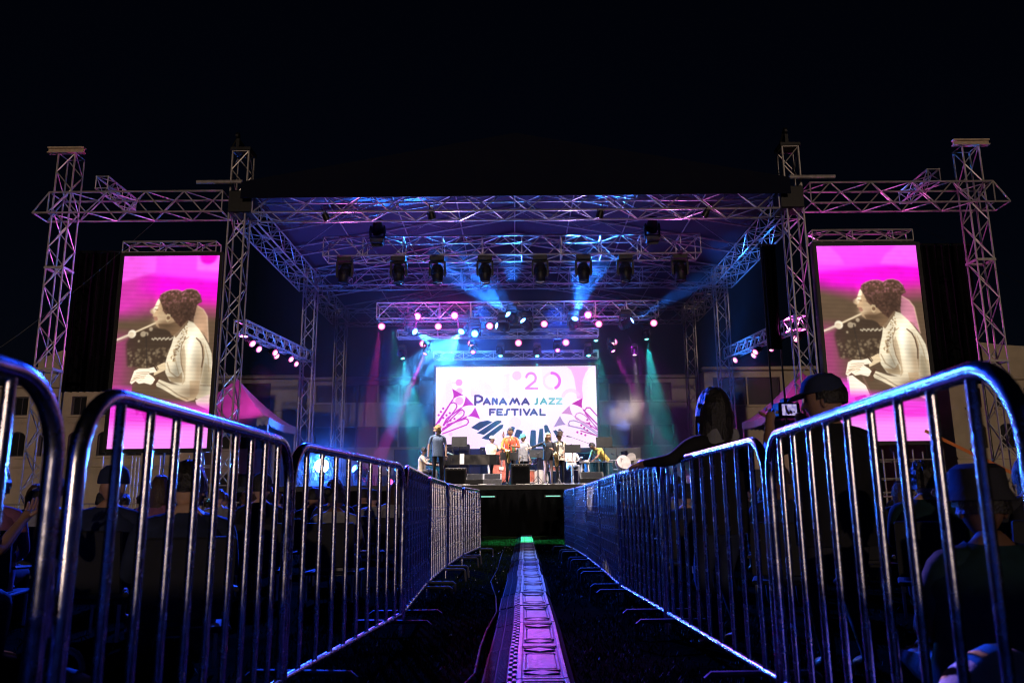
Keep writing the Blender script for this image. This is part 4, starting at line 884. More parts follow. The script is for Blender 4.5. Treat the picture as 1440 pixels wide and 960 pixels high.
tent("white tent canopy with scalloped edge tinted pink, right of the stage", 10.8, 29.5, 3.6, 3.6, 3.98, 5.7)
def drape(label, x0, x1, z0, z1, y):
    t = thing("black_drape", label, "drape", ((x0 + x1) / 2, y, z0)); n = 60; W = x1 - x0; V = []; F = []
    for j in range(5):
        for i in range(n + 1): V.append((-W / 2 + W * i / n, .07 * math.sin(i * .9) + .04 * math.sin(i * 2.1 + j), (z1 - z0) * j / 4))
    for j in range(4):
        for i in range(n): a = j * (n + 1) + i; F.append((a, a + 1, a + n + 2, a + n + 1))
    MB().add(V, F).build("cloth", BLACKCLOTH, t); MB().tube([(-W / 2 - .1, 0, z1 - z0 + .04), (W / 2 + .1, 0, z1 - z0 + .04)], .03, 6).build("hanging_bar", BLACKMETAL, t)
    for s in (-1, 1): MB().tube([(s * W / 2, .12, -z0), (s * W / 2, .12, z1 - z0 + .04)], .03, 6).build("upright", BLACKMETAL, t)
drape("black drape hung between the left outer tower and the left video screen", -14.3, -12.35, 4.5, 9.1, 25); drape("black drape hung between the right outer tower and the right video screen", 12.95, 15.0, 4.5, 9.1, 25)
drape("tall black side drape inside the left front tower", -7.9, -7.5, 1.6, 3.2, 33); drape("narrow black speaker scrim left of the right front tower", 8.1, 8.5, 5.6, 9.0, 24.6)
def scaffold(label, x0, x1, y, z1):
    t = thing("screen_scaffold", label, "scaffold", ((x0 + x1) / 2, y, 0)); W = x1 - x0; nx_ = 5
    for i in range(nx_):
        for dy in (0, 1.2): MB().tube([(-W / 2 + W * i / (nx_ - 1), dy, 0), (-W / 2 + W * i / (nx_ - 1), dy, z1)], .025, 8).build("upright", ALU, t)
    for z in (.3, 1.15, 1.55, 2.1):
        for dy in (0, 1.2): MB().tube([(-W / 2, dy, z), (W / 2, dy, z)], .02, 8).build("ledger", ALU, t)
    for i in range(nx_ - 1):
        a, b = -W / 2 + W * i / (nx_ - 1), -W / 2 + W * (i + 1) / (nx_ - 1); MB().tube([(a, .03, .3), (b, .03, 1.15)], .016, 6).build("diagonal", ALU, t)
    for k in (.27, .3, .33): MB().tube([(-W / 2 + W * k, -.1, .9), (-W / 2 + W * k, -.1, 2.35)], .03, 8).build("post", ALU, t)
scaffold("steel scaffold with railings standing below the left video screen", -12.2, -8.8, 23.9, 2.4); scaffold("steel scaffold with railings standing below the right video screen", 9.2, 12.8, 23.9, 2.4)
for a, b, lab in (((-11.0, 23.4, 9.6), (-17.5, 21.5, 3.0), "thin guy wire running down left from the left wing truss"), ((11.6, 23.4, 9.9), (19.5, 21, 4.2), "thin guy wire running down right from the right wing truss"), ((4.6, 31, 7.5), (7.8, 33, 3.2), "thin slack wire falling right of the central LED wall")):
    tag(MB().tube([Vector(a).lerp(Vector(b), k / 8) - Vector((0, 0, .5 * math.sin(math.pi * k / 8))) for k in range(9)], .006, 5).build("guy_wire", BLACKMETAL), lab, "wire")
tag(MB().box((0, 0, 0), (4.6, .012, .09), 0, Matrix.Rotation(R(27.5), 3, 'Y')).build("strap", ORANGE, None, False, loc=(13.6, 22.4, 1.75)), "orange webbing strap slanting down right of the right video screen", "strap")
# front-of-stage barrier and far lawn rail
def low_fence(label, x0, x1, y):
    t = thing("rail_fence", label, "fence", (x0, y, 0)); W = x1 - x0
    MB().tube([(0, 0, 1.0), (W, 0, 1.0)], .02, 8).build("top_rail", ALU, t); MB().tube([(0, 0, .2), (W, 0, .2)], .018, 8).build("bottom_rail", ALU, t); me = MB().tube([(0, 0, 0), (0, 0, 1.0)], .012, 6).mesh("picket", ALU)
    for k in range(int(W / .14) + 1): put("picket", me, t, (k * .14, 0, 0))
low_fence("low rail fence along the far side of the lawn on the left", -14.5, -6.0, 21.6); low_fence("low rail fence along the far side of the lawn on the right", 6.0, 14.5, 21.6)

wl_ = thing("shade_wall", "unseen low stone wall added behind the camera to shade the lower bars", "wall", (0, -8, 0)); random.seed(11)  # unseen wall added to cast shadow over the lower barricade bars
for j in range(5):
    x = -12.0
    while x < 12:
        w__ = random.uniform(.5, .9); MB().box((x + w__ / 2, random.uniform(-.02, .02), .15 + j * .3), (w__ - .02, .4, .28), ch=.02).build("stone", STONE, wl_, False); x += w__
# ------------------------------------------------------------------ people
def skin_body(nodes, edges, root, chains=()):
    """nodes: name -> (co, radius). chains: extra separate chains [(pts, radii)]. Returns evaluated verts, polygons"""
    bm = bmesh.new(); sk = bm.verts.layers.skin.verify(); vv = {}
    for k, (co, r) in nodes.items():
        v = bm.verts.new(co); v[sk].radius = (r, r) if not isinstance(r, tuple) else r; v[sk].use_root = (k == root); vv[k] = v
    for a, b in edges: bm.edges.new((vv[a], vv[b]))
    for pts, rad in chains:
        pv = None
        for i, (p, r) in enumerate(zip(pts, rad)):
            v = bm.verts.new(p); v[sk].radius = (r, r); v[sk].use_root = (i == 0)
            if pv: bm.edges.new((pv, v))
            pv = v
    me = bpy.data.meshes.new("tmp"); bm.to_mesh(me); bm.free()
    o = bpy.data.objects.new("tmp", me); tmpcol.objects.link(o); o.modifiers.new("s", 'SKIN').use_smooth_shade = True
    sb = o.modifiers.new("b", 'SUBSURF'); sb.levels = 1; sb.render_levels = 1
    dg = bpy.context.evaluated_depsgraph_get(); dg.update(); e = o.evaluated_get(dg); m2 = e.to_mesh()
    V = [Vector(v.co) for v in m2.vertices]; F = [tuple(p.vertices) for p in m2.polygons]; e.to_mesh_clear()
    bpy.data.objects.remove(o); bpy.data.meshes.remove(me); return V, F
tmpcol = COL
def head_geo(c, rot, s=1.0, hi=True):
    nu, nv = (28, 20) if hi else (16, 12); V = []; F = []; mi = []
    for j in range(nv + 1):
        th = math.pi * j / nv
        for i in range(nu):
            a = 2 * math.pi * i / nu; x, y, z = math.sin(th) * math.cos(a), math.sin(th) * math.sin(a), math.cos(th)
            fr = max(0, -y); X = x * .076; Y = y * .095; Z = z * .118
            if z < 0: X *= 1 - .34 * (-z) ** 1.4; Y *= 1 - (.10 if y < 0 else .42) * (-z) ** 1.2
            if y < 0 and z < -.3: Y -= .012 * fr * min(1, (-z - .3) * 2)
            nz = math.exp(-((z + .16) / .16) ** 2) * math.exp(-(x / .17) ** 2); Y -= .026 * nz * (fr > .3)
            for ex in (-.36, .36): Y += .010 * math.exp(-((x - ex) / .17) ** 2 - ((z - .06) / .10) ** 2) * (y < 0)
            Y -= .006 * math.exp(-((z - .22) / .08) ** 2) * fr
            Y -= .005 * math.exp(-((z + .52) / .07) ** 2 - (x / .25) ** 2) * (y < 0)
            V.append(Vector((X, Y, Z)) * s)
    for j in range(nv):
        for i in range(nu):
            F.append((j * nu + i, (j + 1) * nu + i, (j + 1) * nu + (i + 1) % nu, j * nu + (i + 1) % nu))
            q = sum((V[k] for k in F[-1]), Vector()) / 4 / s; x, z = q.x / .076, q.z / .118
            e = q.y < -.05 and abs(abs(x) - .36) < .13 and abs(z - .06) < .075
            l = q.y < -.05 and abs(x) < .27 and abs(z + .54) < .06
            mi.append(4 if e else (5 if l else 0))
    for sx in (-1, 1):
        k = len(V); b = MB().ball((sx * .077 * s, .008 * s, -.012 * s), (.012 * s, .022 * s, .034 * s), 8, 6); V += [Vector(v) for v in b.v]; F += [tuple(i + k for i in f) for f in b.f]; mi += [0] * len(b.f)
    V = [rot @ v + c for v in V]; return V, F, mi
def seg_d(p, a, b):
    ab = b - a; t = max(0, min(1, (p - a).dot(ab) / max(1e-9, ab.dot(ab)))); return (p - a - ab * t).length, t
def person_geo(P, hi=True, fingers=True):
    """P: joints. returns dict of meshes data"""
    P = {k: (Vector(v) if isinstance(v, (tuple, list)) else v) for k, v in P.items()}
    g = P.get('girth', 1.0); N = {}; E = []
    N['pel'] = (P['pel'], .125 * g); N['spi'] = (P['pel'].lerp(P['che'], .5), .115 * g); N['che'] = (P['che'], .130 * g); N['nb'] = (P['neck'], .062); N['nt'] = (P['neck'].lerp(P['head'], .45), .052)
    E += [('pel', 'spi'), ('spi', 'che'), ('che', 'nb'), ('nb', 'nt')]
    bones = [('pel', 'che', 1, 'torso'), ('che', 'neck', 1, 'torso'), ('neck', 'head', 0, 'neck')]; chains = []
    side = (P['shR'] - P['shL']).normalized()
    for s in 'LR':
        sh, el, wr = P['sh' + s], P['el' + s], P['wr' + s]; d = (wr - el).normalized(); pm = P.get('pm' + s, wr + d * .075)
        N['sh' + s] = (sh, .062 * g); N['ua' + s] = (sh.lerp(el, .5), .050 * g); N['el' + s] = (el, .040); N['fa' + s] = (el.lerp(wr, .4), .038); N['wr' + s] = (wr, .026); N['pm' + s] = (pm, .034)
        cl = P['neck'].lerp(sh, .5); cl.z = min(cl.z, P['neck'].z - .03); N['cl' + s] = (cl - Vector((0, 0, .02)), .075)
        E += [('che', 'cl' + s), ('cl' + s, 'sh' + s), ('sh' + s, 'ua' + s), ('ua' + s, 'el' + s), ('el' + s, 'fa' + s), ('fa' + s, 'wr' + s), ('wr' + s, 'pm' + s)]
        bones += [('sh' + s, 'el' + s, 1, 'uarm'), ('el' + s, 'wr' + s, 1, 'farm'), ('wr' + s, pm + d * .1, 0, 'hand')]
        if fingers:
            hd = (pm - wr).normalized(); ax = P.get('hs' + s, side if s == 'R' else -side); ax = (ax - hd * ax.dot(hd)).normalized(); nrm = hd.cross(ax); cu = P.get('curl' + s, .5)
            for k, fl in enumerate((.072, .085, .08, .062)):
                b = pm + hd * .02 + ax * (.03 - .02 * k); d1 = (hd - nrm * cu * .5).normalized(); d2 = (hd * (1 - cu * .6) - nrm * cu).normalized()
                chains.append(([b, b + d1 * fl * .5, b + d1 * fl * .5 + d2 * fl * .5], (.0095, .0088, .007)))
            b = wr.lerp(pm, .45) + ax * .018; t1 = (hd * .6 + ax * .8 - nrm * .2).normalized(); chains.append(([b, b + t1 * .045, b + t1 * .045 + (hd * .9 + ax * .3 - nrm * cu * .5).normalized() * .035], (.012, .0105, .008)))
        hp, kn, an = P['hp' + s], P['kn' + s], P['an' + s]; fw = P.get('ft' + s, an + Vector((0, -.16, -.045)))
        N['hp' + s] = (hp, .088 * g); N['th' + s] = (hp.lerp(kn, .5), .074 * g); N['kn' + s] = (kn, .056); N['ca' + s] = (kn.lerp(an, .35), .054); N['an' + s] = (an, .040); N['ft' + s] = (fw, .034)
        E += [('pel', 'hp' + s), ('hp' + s, 'th' + s), ('th' + s, 'kn' + s), ('kn' + s, 'ca' + s), ('ca' + s, 'an' + s), ('an' + s, 'ft' + s)]
        bones += [('hp' + s, 'kn' + s, 2, 'thigh'), ('kn' + s, 'an' + s, 2, 'shin'), ('an' + s, fw, 3, 'foot')]
    V, F = skin_body(N, E, 'pel', chains)
    J = lambda q: P[q] if isinstance(q, str) else q
    up = (P['neck'] - P['pel']).normalized(); fwd = side.cross(up).normalized()
    sleeve = P.get('sleeve', 1.0); pants = P.get('pants', 1.0); mi = []
    B = [(J(a), J(b), t, n) for a, b, t, n in bones]
    lab = []
    for i, v in enumerate(V):
        best = min(((seg_d(v, a, b), t, n) for a, b, t, n in B), key=lambda q: q[0][0]); lab.append(best)
        if best[2] == 'torso':
            c = P['pel'] + up * (v - P['pel']).dot(up); V[i] = v - fwd * ((v - c).dot(fwd) * .24) + side * ((v - c).dot(side) * .10)
    for f in F:
        (d, t), tg, nm = lab[f[0]]; m = tg
        if nm == 'uarm' and sleeve < .5 and t > sleeve * 2: m = 0
        if nm == 'farm' and (sleeve < .5 or t > (sleeve - .5) * 2 + .0): m = 0 if sleeve < 1 else 1
        if nm == 'shin' and pants < 1 and t > (pants - .5) * 2: m = 0
        if nm == 'thigh' and pants < .5 and t > pants * 2: m = 0
        mi.append(m)
    yaw, pit, rol = P.get('look', (0, 0, 0)); base = P.get('_ry', 0)
    rot = Euler((R(pit), R(rol), R(yaw)), 'XYZ').to_matrix(); hv, hf, hm = head_geo(P['head'], rot, P.get('hs', 1.0), hi)
    k = len(V); mb = MB(); mb.v = [tuple(v) for v in V] + [tuple(v) for v in hv]; mb.f = F + [tuple(i + k for i in f) for f in hf]; mb.m = mi + hm
    out = {'body': mb, 'rot': rot, 'up': up, 'fwd': fwd, 'side': side, 'P': P}
    # loose shirt shell
    hem = P.get('hem', .12); rings = []; rr = np.random.default_rng(int(P.get('seed', 1))); wd = P.get('shirtw', 1.0) * g
    hw = (P['shR'] - P['shL']).length / 2
    for (o_, t, a, b) in ((P['pel'] - up * hem, 0, .178 + P.get('flare', 0), .128 + P.get('flare', 0) * .8), (P['pel'] + up * .02, 0, .176, .130), (P['pel'].lerp(P['che'], .45), 0, .166, .122), (P['pel'].lerp(P['che'], .85), 0, .180, .130), (P['che'], 0, .186, .130), (P['che'].lerp(P['neck'], .5), 0, .172, .108), (P['che'].lerp(P['neck'], .82), 0, .11, .078), (P['neck'].lerp(P['head'], .08), 0, .066, .062)):
        rg = []
        for q in range(24):
            an = 2 * math.pi * q / 24; wob = 1 + .03 * math.sin(3 * an + rr.uniform(0, 6)) + rr.uniform(-.02, .02)
            rg.append(o_ + side * (math.cos(an) * a * wd * wob) + fwd * (math.sin(an) * b * wd * wob))
        rings.append(rg)
    out['shirt'] = MB().loft(rings, 0, False); return out
def hair_geo(G, style='short', vol=1.0, seed=1):
    P = G['P']; c, rot, s = P['head'], G['rot'], P.get('hs', 1.07); r = random.Random(seed); m = MB(); nu, nv = 26, 18
    V = {}; 
    def pt(j, i):
        th = math.pi * j / nv; a = 2 * math.pi * i / nu; x, y, z = math.sin(th) * math.cos(a), math.sin(th) * math.sin(a), math.cos(th)
        n = (r.uniform(-.05, .05) if style != 'curly' else r.uniform(-.10, .16)); k = (1.10 + n) * vol
        X, Y, Z = x * .080 * k, (y * .098 + .006) * k, z * .122 * k
        if style == 'long' and y > -.25 and z < .1: Z -= .16 * min(1, (.1 - z)) * (1 + r.uniform(-.2, .2)); X *= 1.08; Y = max(Y, .02 + .04 * (y > 0)) if z < -.2 else Y
        return Vector((X, Y, Z)) * s
    grid = [[pt(j, i % nu) for i in range(nu)] for j in range(nv + 1)]
    vs = []; ok = {}
    lim = {'short': -.25, 'curly': -.35, 'long': -1.01, 'bun': -.3}[style]
    for j in range(nv):
        for i in range(nu):
            th = math.pi * (j + .5) / nv; a = 2 * math.pi * (i + .5) / nu; x, y, z = math.sin(th) * math.cos(a), math.sin(th) * math.sin(a), math.cos(th)
            face = y < -.30 and z < .48 or (y < -.05 and z < -.05 and style != 'long') or (y < .0 and z < .0 and abs(x) > .8)
            if face or z < lim: continue
            q = [grid[j][i], grid[j + 1][i], grid[j + 1][(i + 1) % nu], grid[j][(i + 1) % nu]]; m.add([rot @ p + c for p in q], [(0, 1, 2, 3)])
    if style == 'bun': m.ball(rot @ Vector((0, .11, .05)) * s + c, .045 * s, 10, 8)
    return m
def hat_geo(G, kind):
    P = G['P']; M = Matrix.Translation(P['head']) @ G['rot'].to_4x4(); m = MB(); s = P.get('hs', 1.07)
    if kind == 'fedora':
        m.lathe([(.155, .052), (.15, .045), (.10, .050), (.092, .056), (.092, .12), (.085, .165), (.05, .175), (.005, .16)], 24, M @ Matrix.Diagonal((s * .95, s * 1.12, s, 1)))
    elif kind == 'bucket':
        m.lathe([(.118, .022), (.114, .02), (.092, .06), (.086, .13), (.06, .148), (.005, .152)], 24, M @ Matrix.Diagonal((s, s * 1.14, s, 1)))
    elif kind == 'cap':
        m.lathe([(.087, .035), (.088, .06), (.078, .10), (.05, .128), (.005, .136)], 24, M @ Matrix.Diagonal((s * .98, s * 1.18, s, 1)))
        br = []; 
        for q in range(9):
            a = math.pi * (q / 8); br.append((.075 * math.cos(a), -.085 - .085 * math.sin(a)))
        V = [M @ Vector((x * s, y * s, (.045 - .02 * abs(y + .085) / .085) * s)) for x, y in br] + [M @ Vector((x * s, y * s, (.036 - .02 * abs(y + .085) / .085) * s)) for x, y in br]
        m.add(V, [tuple(range(9)), tuple(range(17, 8, -1))] + [(i, i + 9, i + 10, i + 1) for i in range(8)])
    elif kind == 'beanie': m.lathe([(.088, .02), (.092, .03), (.09, .06), (.08, .105), (.05, .135), (.005, .145)], 20, M @ Matrix.Diagonal((s, s * 1.18, s, 1)))
    return m
def stand_pose(h=1.72, **kw):
    k = h / 1.72
    D = dict(pel=(0, 0, .95), che=(0, 0, 1.30), neck=(0, .01, 1.45), head=(0, -.02, 1.595), shL=(.185, .01, 1.395), shR=(-.185, .01, 1.395), elL=(.25, .03, 1.12), elR=(-.25, .03, 1.12), wrL=(.25, -.06, .88), wrR=(-.25, -.06, .88),
             hpL=(.09, 0, .90), hpR=(-.09, 0, .90), knL=(.10, -.03, .50), knR=(-.10, -.03, .50), anL=(.11, .02, .085), anR=(-.11, .02, .085))
    D.update({a: b for a, b in kw.items() if isinstance(b, (tuple, list)) and a not in ('look',)})
    D = {a: Vector(b) * k for a, b in D.items()}
    for s in 'LR': D['ft' + s] = D['an' + s] + Vector((0, -.15, -.048)) if 'ft' + s not in kw else D['ft' + s]
    D.update({a: b for a, b in kw.items() if not isinstance(b, (tuple, list)) or a == 'look'})
    dr = kw.get('drop', 0)
    if dr:
        for a in list(D):
            if isinstance(D[a], Vector) and a[:2] not in ('an', 'ft'): D[a] = D[a] - Vector((0, .07 if a[:2] == 'kn' else 0, dr * (.5 if a[:2] == 'kn' else 1)))
    return D
def seat_pose(z=.40, lean=.0, **kw):
    D = dict(pel=(0, .02, z + .08), che=(0, .06 + lean, z + .40), neck=(0, .05 + lean, z + .545), head=(0, .015 + lean, z + .685), shL=(.185, .06 + lean, z + .49), shR=(-.185, .06 + lean, z + .49), elL=(.24, -.02, z + .24), elR=(-.24, -.02, z + .24), wrL=(.12, -.22, z + .18), wrR=(-.12, -.22, z + .18),
             hpL=(.09, 0, z + .06), hpR=(-.09, 0, z + .06), knL=(.12, -.42, z + .08), knR=(-.12, -.42, z + .08), anL=(.12, -.40, .08), anR=(-.12, -.40, .08))
    D.update({a: b for a, b in kw.items() if isinstance(b, (tuple, list)) and a != 'look'})
    D = {a: Vector(b) for a, b in D.items()}; D.update({a: b for a, b in kw.items() if not isinstance(b, (tuple, list)) or a == 'look'})
    for s in 'LR': D['ft' + s] = D['an' + s] + Vector((0, -.15, -.045))
    return D
SKINS = [mat("skin_light", (.55, .34, .24), .5, 0, .1, 20), mat("skin_tan", (.36, .20, .13), .5, 0, .1, 20), mat("skin_dark", (.13, .065, .04), .5, 0, .1, 20)]
EYE = mat("eye_dark", (.02, .015, .012), .3, 0, 0); LIP = mat("lips", (.32, .10, .09), .5, 0, 0)
def cloth(name, c, **k): return mat("cloth_" + name, c, .85, 0, k.pop('var', .2), k.pop('scale', 14), .15, 30, .2, **k)
HAIRS = {'black': mat("hair_black", (.012, .010, .009), .5, 0, .4, 60, .5, 90), 'brown': mat("hair_brown", (.05, .028, .016), .5, 0, .4, 60, .5, 90), 'blond': mat("hair_blond", (.55, .38, .18), .55, 0, .35, 60, .5, 90), 'ginger': mat("hair_sandy", (.42, .24, .09), .6, 0, .4, 50, .6, 70)}
SHOE = mat("shoe_leather", (.015, .013, .012), .4, 0, .2, 10)
def person(label, pose, loc, rz, skin, top, bottom, hair=None, style='short', hat=None, hatm=None, group=None, shirt=True, vol=1.0, seed=1, hi=True, shoe=None, beard=None, topname="shirt"):
    pose['seed'] = seed; G = person_geo(pose, hi); t = thing("person", label, "person", loc, R(rz), group)
    G['body'].build("body", [skin, top, bottom, shoe or SHOE, EYE, LIP], t, True, 60)
    if shirt: G['shirt'].build(topname, top, t, True, 70)
    if hair: hair_geo(G, style, vol, seed).build("hair", HAIRS[hair], t, True, 80)
    if hat: hat_geo(G, hat).build("hat", hatm, t, True, 50)
    if beard:
        m = MB(); P = G['P']; c, rot = P['head'], G['rot']; r = random.Random(seed)
        for i in range(26):
            a = r.uniform(-1.1, 1.1); z = r.uniform(-.095, -.03); m.ball(rot @ Vector((.062 * math.sin(a), -.088 * math.cos(a) - .006, z)) + c, r.uniform(.014, .022), 6, 5)
        m.build("beard", HAIRS[beard], t)
    t['_G'] = 0; del t['_G']; PG[t.name] = G; return t
PG = {}
C_DENIM = cloth("denim_blue", (.14, .19, .30), var=.35, scale=40); C_BLK = cloth("black", (.012, .012, .014)); C_CHAR = cloth("charcoal", (.025, .025, .032)); C_CREAM = cloth("cream", (.70, .60, .46)); C_WHT = cloth("white", (.72, .70, .66)); C_PLUM = cloth("plum", (.20, .08, .14)); C_NAVY = cloth("navy", (.018, .025, .06)); C_TEALC = cloth("dark_teal", (.006, .022, .028)); C_YEL = cloth("yellow_print", (.66, .48, .12), var=.6, scale=22); C_GREY = cloth("grey", (.22, .22, .24)); C_PINKT = cloth("pale_trousers", (.62, .46, .46)); C_HAT = cloth("brown_felt", (.10, .07, .055)); C_TCAP = cloth("teal_cap", (.10, .42, .40)); C_BEIGE = cloth("beige", (.35, .28, .2))
def pattern_mat(name, cols, scale):
    m = mat(name, cols[0], .85, 0, 0); n = m.node_tree.nodes; l = m.node_tree.links; tc = n.new("ShaderNodeTexCoord"); v = n.new("ShaderNodeTexVoronoi"); v.inputs["Scale"].default_value = scale
    mp = n.new("ShaderNodeMapping"); mp.inputs["Rotation"].default_value = (.3, .8, .5); mp.inputs["Scale"].default_value = (1, 1, .35); l.new(tc.outputs["Object"], mp.inputs[0]); l.new(mp.outputs[0], v.inputs["Vector"])
    r = n.new("ShaderNodeValToRGB"); r.color_ramp.interpolation = 'CONSTANT'; e = r.color_ramp.elements; e[0].color = (*cols[0], 1); e[1].position = 1 / len(cols); e[1].color = (*cols[1], 1)
    for i in range(2, len(cols)): q = e.new(i / len(cols)); q.color = (*cols[i], 1)
    sp = n.new("ShaderNodeSeparateColor"); l.new(v.outputs["Color"], sp.inputs[0]); l.new(sp.outputs[0], r.inputs["Fac"]); l.new(r.outputs["Color"], n["Principled BSDF"].inputs["Base Color"]); return m
C_AFRO = pattern_mat("print_orange_green", [(.72, .10, .04), (.75, .20, .05), (.60, .38, .06), (.10, .16, .06), (.70, .55, .25), (.75, .08, .04)], 9); C_MONO = pattern_mat("print_black_cream", [(.62, .55, .42), (.03, .03, .03), (.66, .6, .5), (.10, .08, .06), (.7, .62, .5)], 22)

Z = ZD
# man in blue shirt at the left, looking back over the stage
person("standing bearded man with curly sandy hair in a blue short-sleeved shirt at the stage's left", stand_pose(1.82, sleeve=.42, look=(60, 8, 0), elL=(.24, .02, 1.12), wrL=(.235, -.05, .88), elR=(-.26, .0, 1.12), wrR=(-.27, -.03, .87)), (-2.30, 24.5, Z), 12, SKINS[0], C_DENIM, C_CHAR, 'ginger', 'curly', vol=1.08, beard='brown', seed=3)
person("seated person in a cream shirt bending over the piano keys at the stage's left edge", seat_pose(.42, -.05, sleeve=.42, look=(80, 10, 0), elL=(.22, -.16, .70), wrL=(.16, -.38, .68), elR=(-.22, -.16, .70), wrR=(-.16, -.38, .68)), (-2.86, 25.4, Z), 85, SKINS[0], C_CREAM, C_GREY, 'black', 'short', seed=4)
person("bassist in a cream suit and pale cap playing a double bass", stand_pose(1.74, sleeve=1, look=(35, 5, 0), elL=(.30, -.10, 1.25), wrL=(.24, -.30, 1.42), elR=(-.20, -.10, 1.10), wrR=(-.02, -.30, 1.02)), (-.72, 27.4, Z), 20, SKINS[1], C_CREAM, C_CREAM, 'black', 'short', 'cap', C_WHT, seed=5, topname="jacket")
person("saxophonist with black hair in an orange, red and green print jacket and black trousers", stand_pose(1.78, sleeve=1, look=(10, 12, 0), elL=(.27, -.06, 1.14), wrL=(.06, -.24, 1.16), elR=(-.27, -.08, 1.12), wrR=(-.05, -.25, .98), curlL=.9, curlR=.9), (-.08, 25.0, Z), 5, SKINS[1], C_AFRO, C_BLK, 'black', 'short', seed=6, topname="jacket")
person("person in a teal cap and grey shirt standing behind the orange jacket", stand_pose(1.70, sleeve=.42, look=(-25, 10, 0), elR=(-.26, -.12, 1.14), wrR=(-.16, -.34, 1.08)), (.34, 26.4, Z), -15, SKINS[1], C_GREY, C_BLK, 'black', 'short', 'cap', C_TCAP, seed=7)
person("blond woman in a grey top with one arm stretched out to the left", stand_pose(1.62, sleeve=.9, look=(25, 0, 0), elR=(-.42, -.06, 1.30), wrR=(-.64, -.12, 1.22), elL=(.22, -.04, 1.12), wrL=(.08, -.24, 1.18), girth=.88), (1.10, 25.2, Z), 10, SKINS[0], C_CHAR, C_PINKT, 'blond', 'long', vol=1.06, seed=8, topname="tunic")
person("saxophonist in a dark fedora and black and cream print jacket beside the blond woman", stand_pose(1.66, sleeve=1, look=(25, 10, 0), elL=(.28, -.04, 1.14), wrL=(.10, -.24, 1.10), elR=(-.25, -.06, 1.12), wrR=(-.04, -.26, .96), curlL=.9, curlR=.9), (1.48, 25.6, Z), 15, SKINS[1], C_MONO, C_BLK, 'black', 'short', 'fedora', C_HAT, seed=9, topname="jacket")
person("guitarist in white sitting behind the music stand right of the fedora", seat_pose(.60, 0, sleeve=.42, look=(20, 15, 0), elL=(.26, -.08, .86), wrL=(.22, -.30, .94), elR=(-.24, -.1, .84), wrR=(-.06, -.28, .82)), (1.98, 27.2, Z), 15, SKINS[0], C_WHT, C_GREY, 'black', 'short', seed=10)
person("percussionist in a yellow print shirt bending down over blue drums", stand_pose(1.66, sleeve=.42, che=(0, -.22, 1.20), neck=(0, -.36, 1.28), head=(0, -.47, 1.34), shL=(.18, -.30, 1.25), shR=(-.18, -.30, 1.25), elL=(.22, -.40, 1.0), wrL=(.15, -.55, .86), elR=(-.22, -.40, 1.0), wrR=(-.15, -.55, .86), look=(0, 35, 0)), (3.02, 26.8, Z), -60, SKINS[1], C_YEL, C_GREY, 'black', 'short', seed=11)
person("drummer in black half hidden behind the drum kit", seat_pose(.5, 0, sleeve=.42, elL=(.28, -.12, .8), wrL=(.2, -.36, .82), elR=(-.28, -.12, .8), wrR=(-.2, -.36, .82)), (.95, 28.6, Z), 0, SKINS[2], C_BLK, C_BLK, 'black', 'short', seed=12)

# --- instruments
def rotz(v, a): return Matrix.Rotation(R(a), 3, 'Z') @ Vector(v)
db = thing("double_bass", "double bass lit magenta leaning beside the bassist", "double bass", (-.47, 27.15, Z), R(10)); db.rotation_euler = (R(-8), R(6), R(10))  # the magenta comes from an added spot, not from the wood colour
half = [(0, 0), (.20, .01), (.30, .08), (.335, .24), (.30, .42), (.225, .54), (.215, .62), (.25, .72), (.265, .84), (.22, .97), (.12, 1.05), (.03, 1.09)]
bp_ = [(x, z + .16) for x, z in half] + [(-x, z + .16) for x, z in half[::-1][:-1]]
MB().prism(bp_, -.10, .10).build("body", BASSWOOD, db, False); MB().prism([(x * .96, .16 + .02 + (z - .16) * .97) for x, z in bp_], -.115, -.10).build("front_plate", BASSWOOD, db, False)
MB().tube([(0, -.10, 1.20), (0, -.06, 1.74)], [.034, .022], 8).build("neck", BLACKMETAL, db); MB().box((0, -.115, 1.10), (.06, .03, .86)).build("fingerboard", BLACKMETAL, db)
sc_ = MB().tube([(0, -.05, 1.72), (0, -.02, 1.84)], [.024, .028], 8); sc_.tube([(0, -.04 + .03 * math.cos(a * .8), 1.87 + .035 * math.sin(a * .8)) for a in range(9)], .018, 7)
for k in range(4): sc_.tube([(-.06, -.03, 1.74 + k * .028), (.06, -.03, 1.74 + k * .028)], .006, 5)
sc_.build("scroll", BASSWOOD, db); MB().box((0, -.145, .62), (.14, .012, .10)).build("bridge", CREAM, db); MB().prism([(-.04, .26), (.04, .26), (.03, .46), (-.03, .46)], -.15, -.135).build("tailpiece", BLACKMETAL, db); MB().tube([(0, 0, .0), (0, 0, .17)], .008, 6).build("endpin", ALU, db)
for k in range(4): MB().tube([(-.025 + k * .017, -.145, .46), (-.025 + k * .017, -.155, .68), (-.015 + k * .01, -.075, 1.74)], .003, 4).build("string", ALU, db)
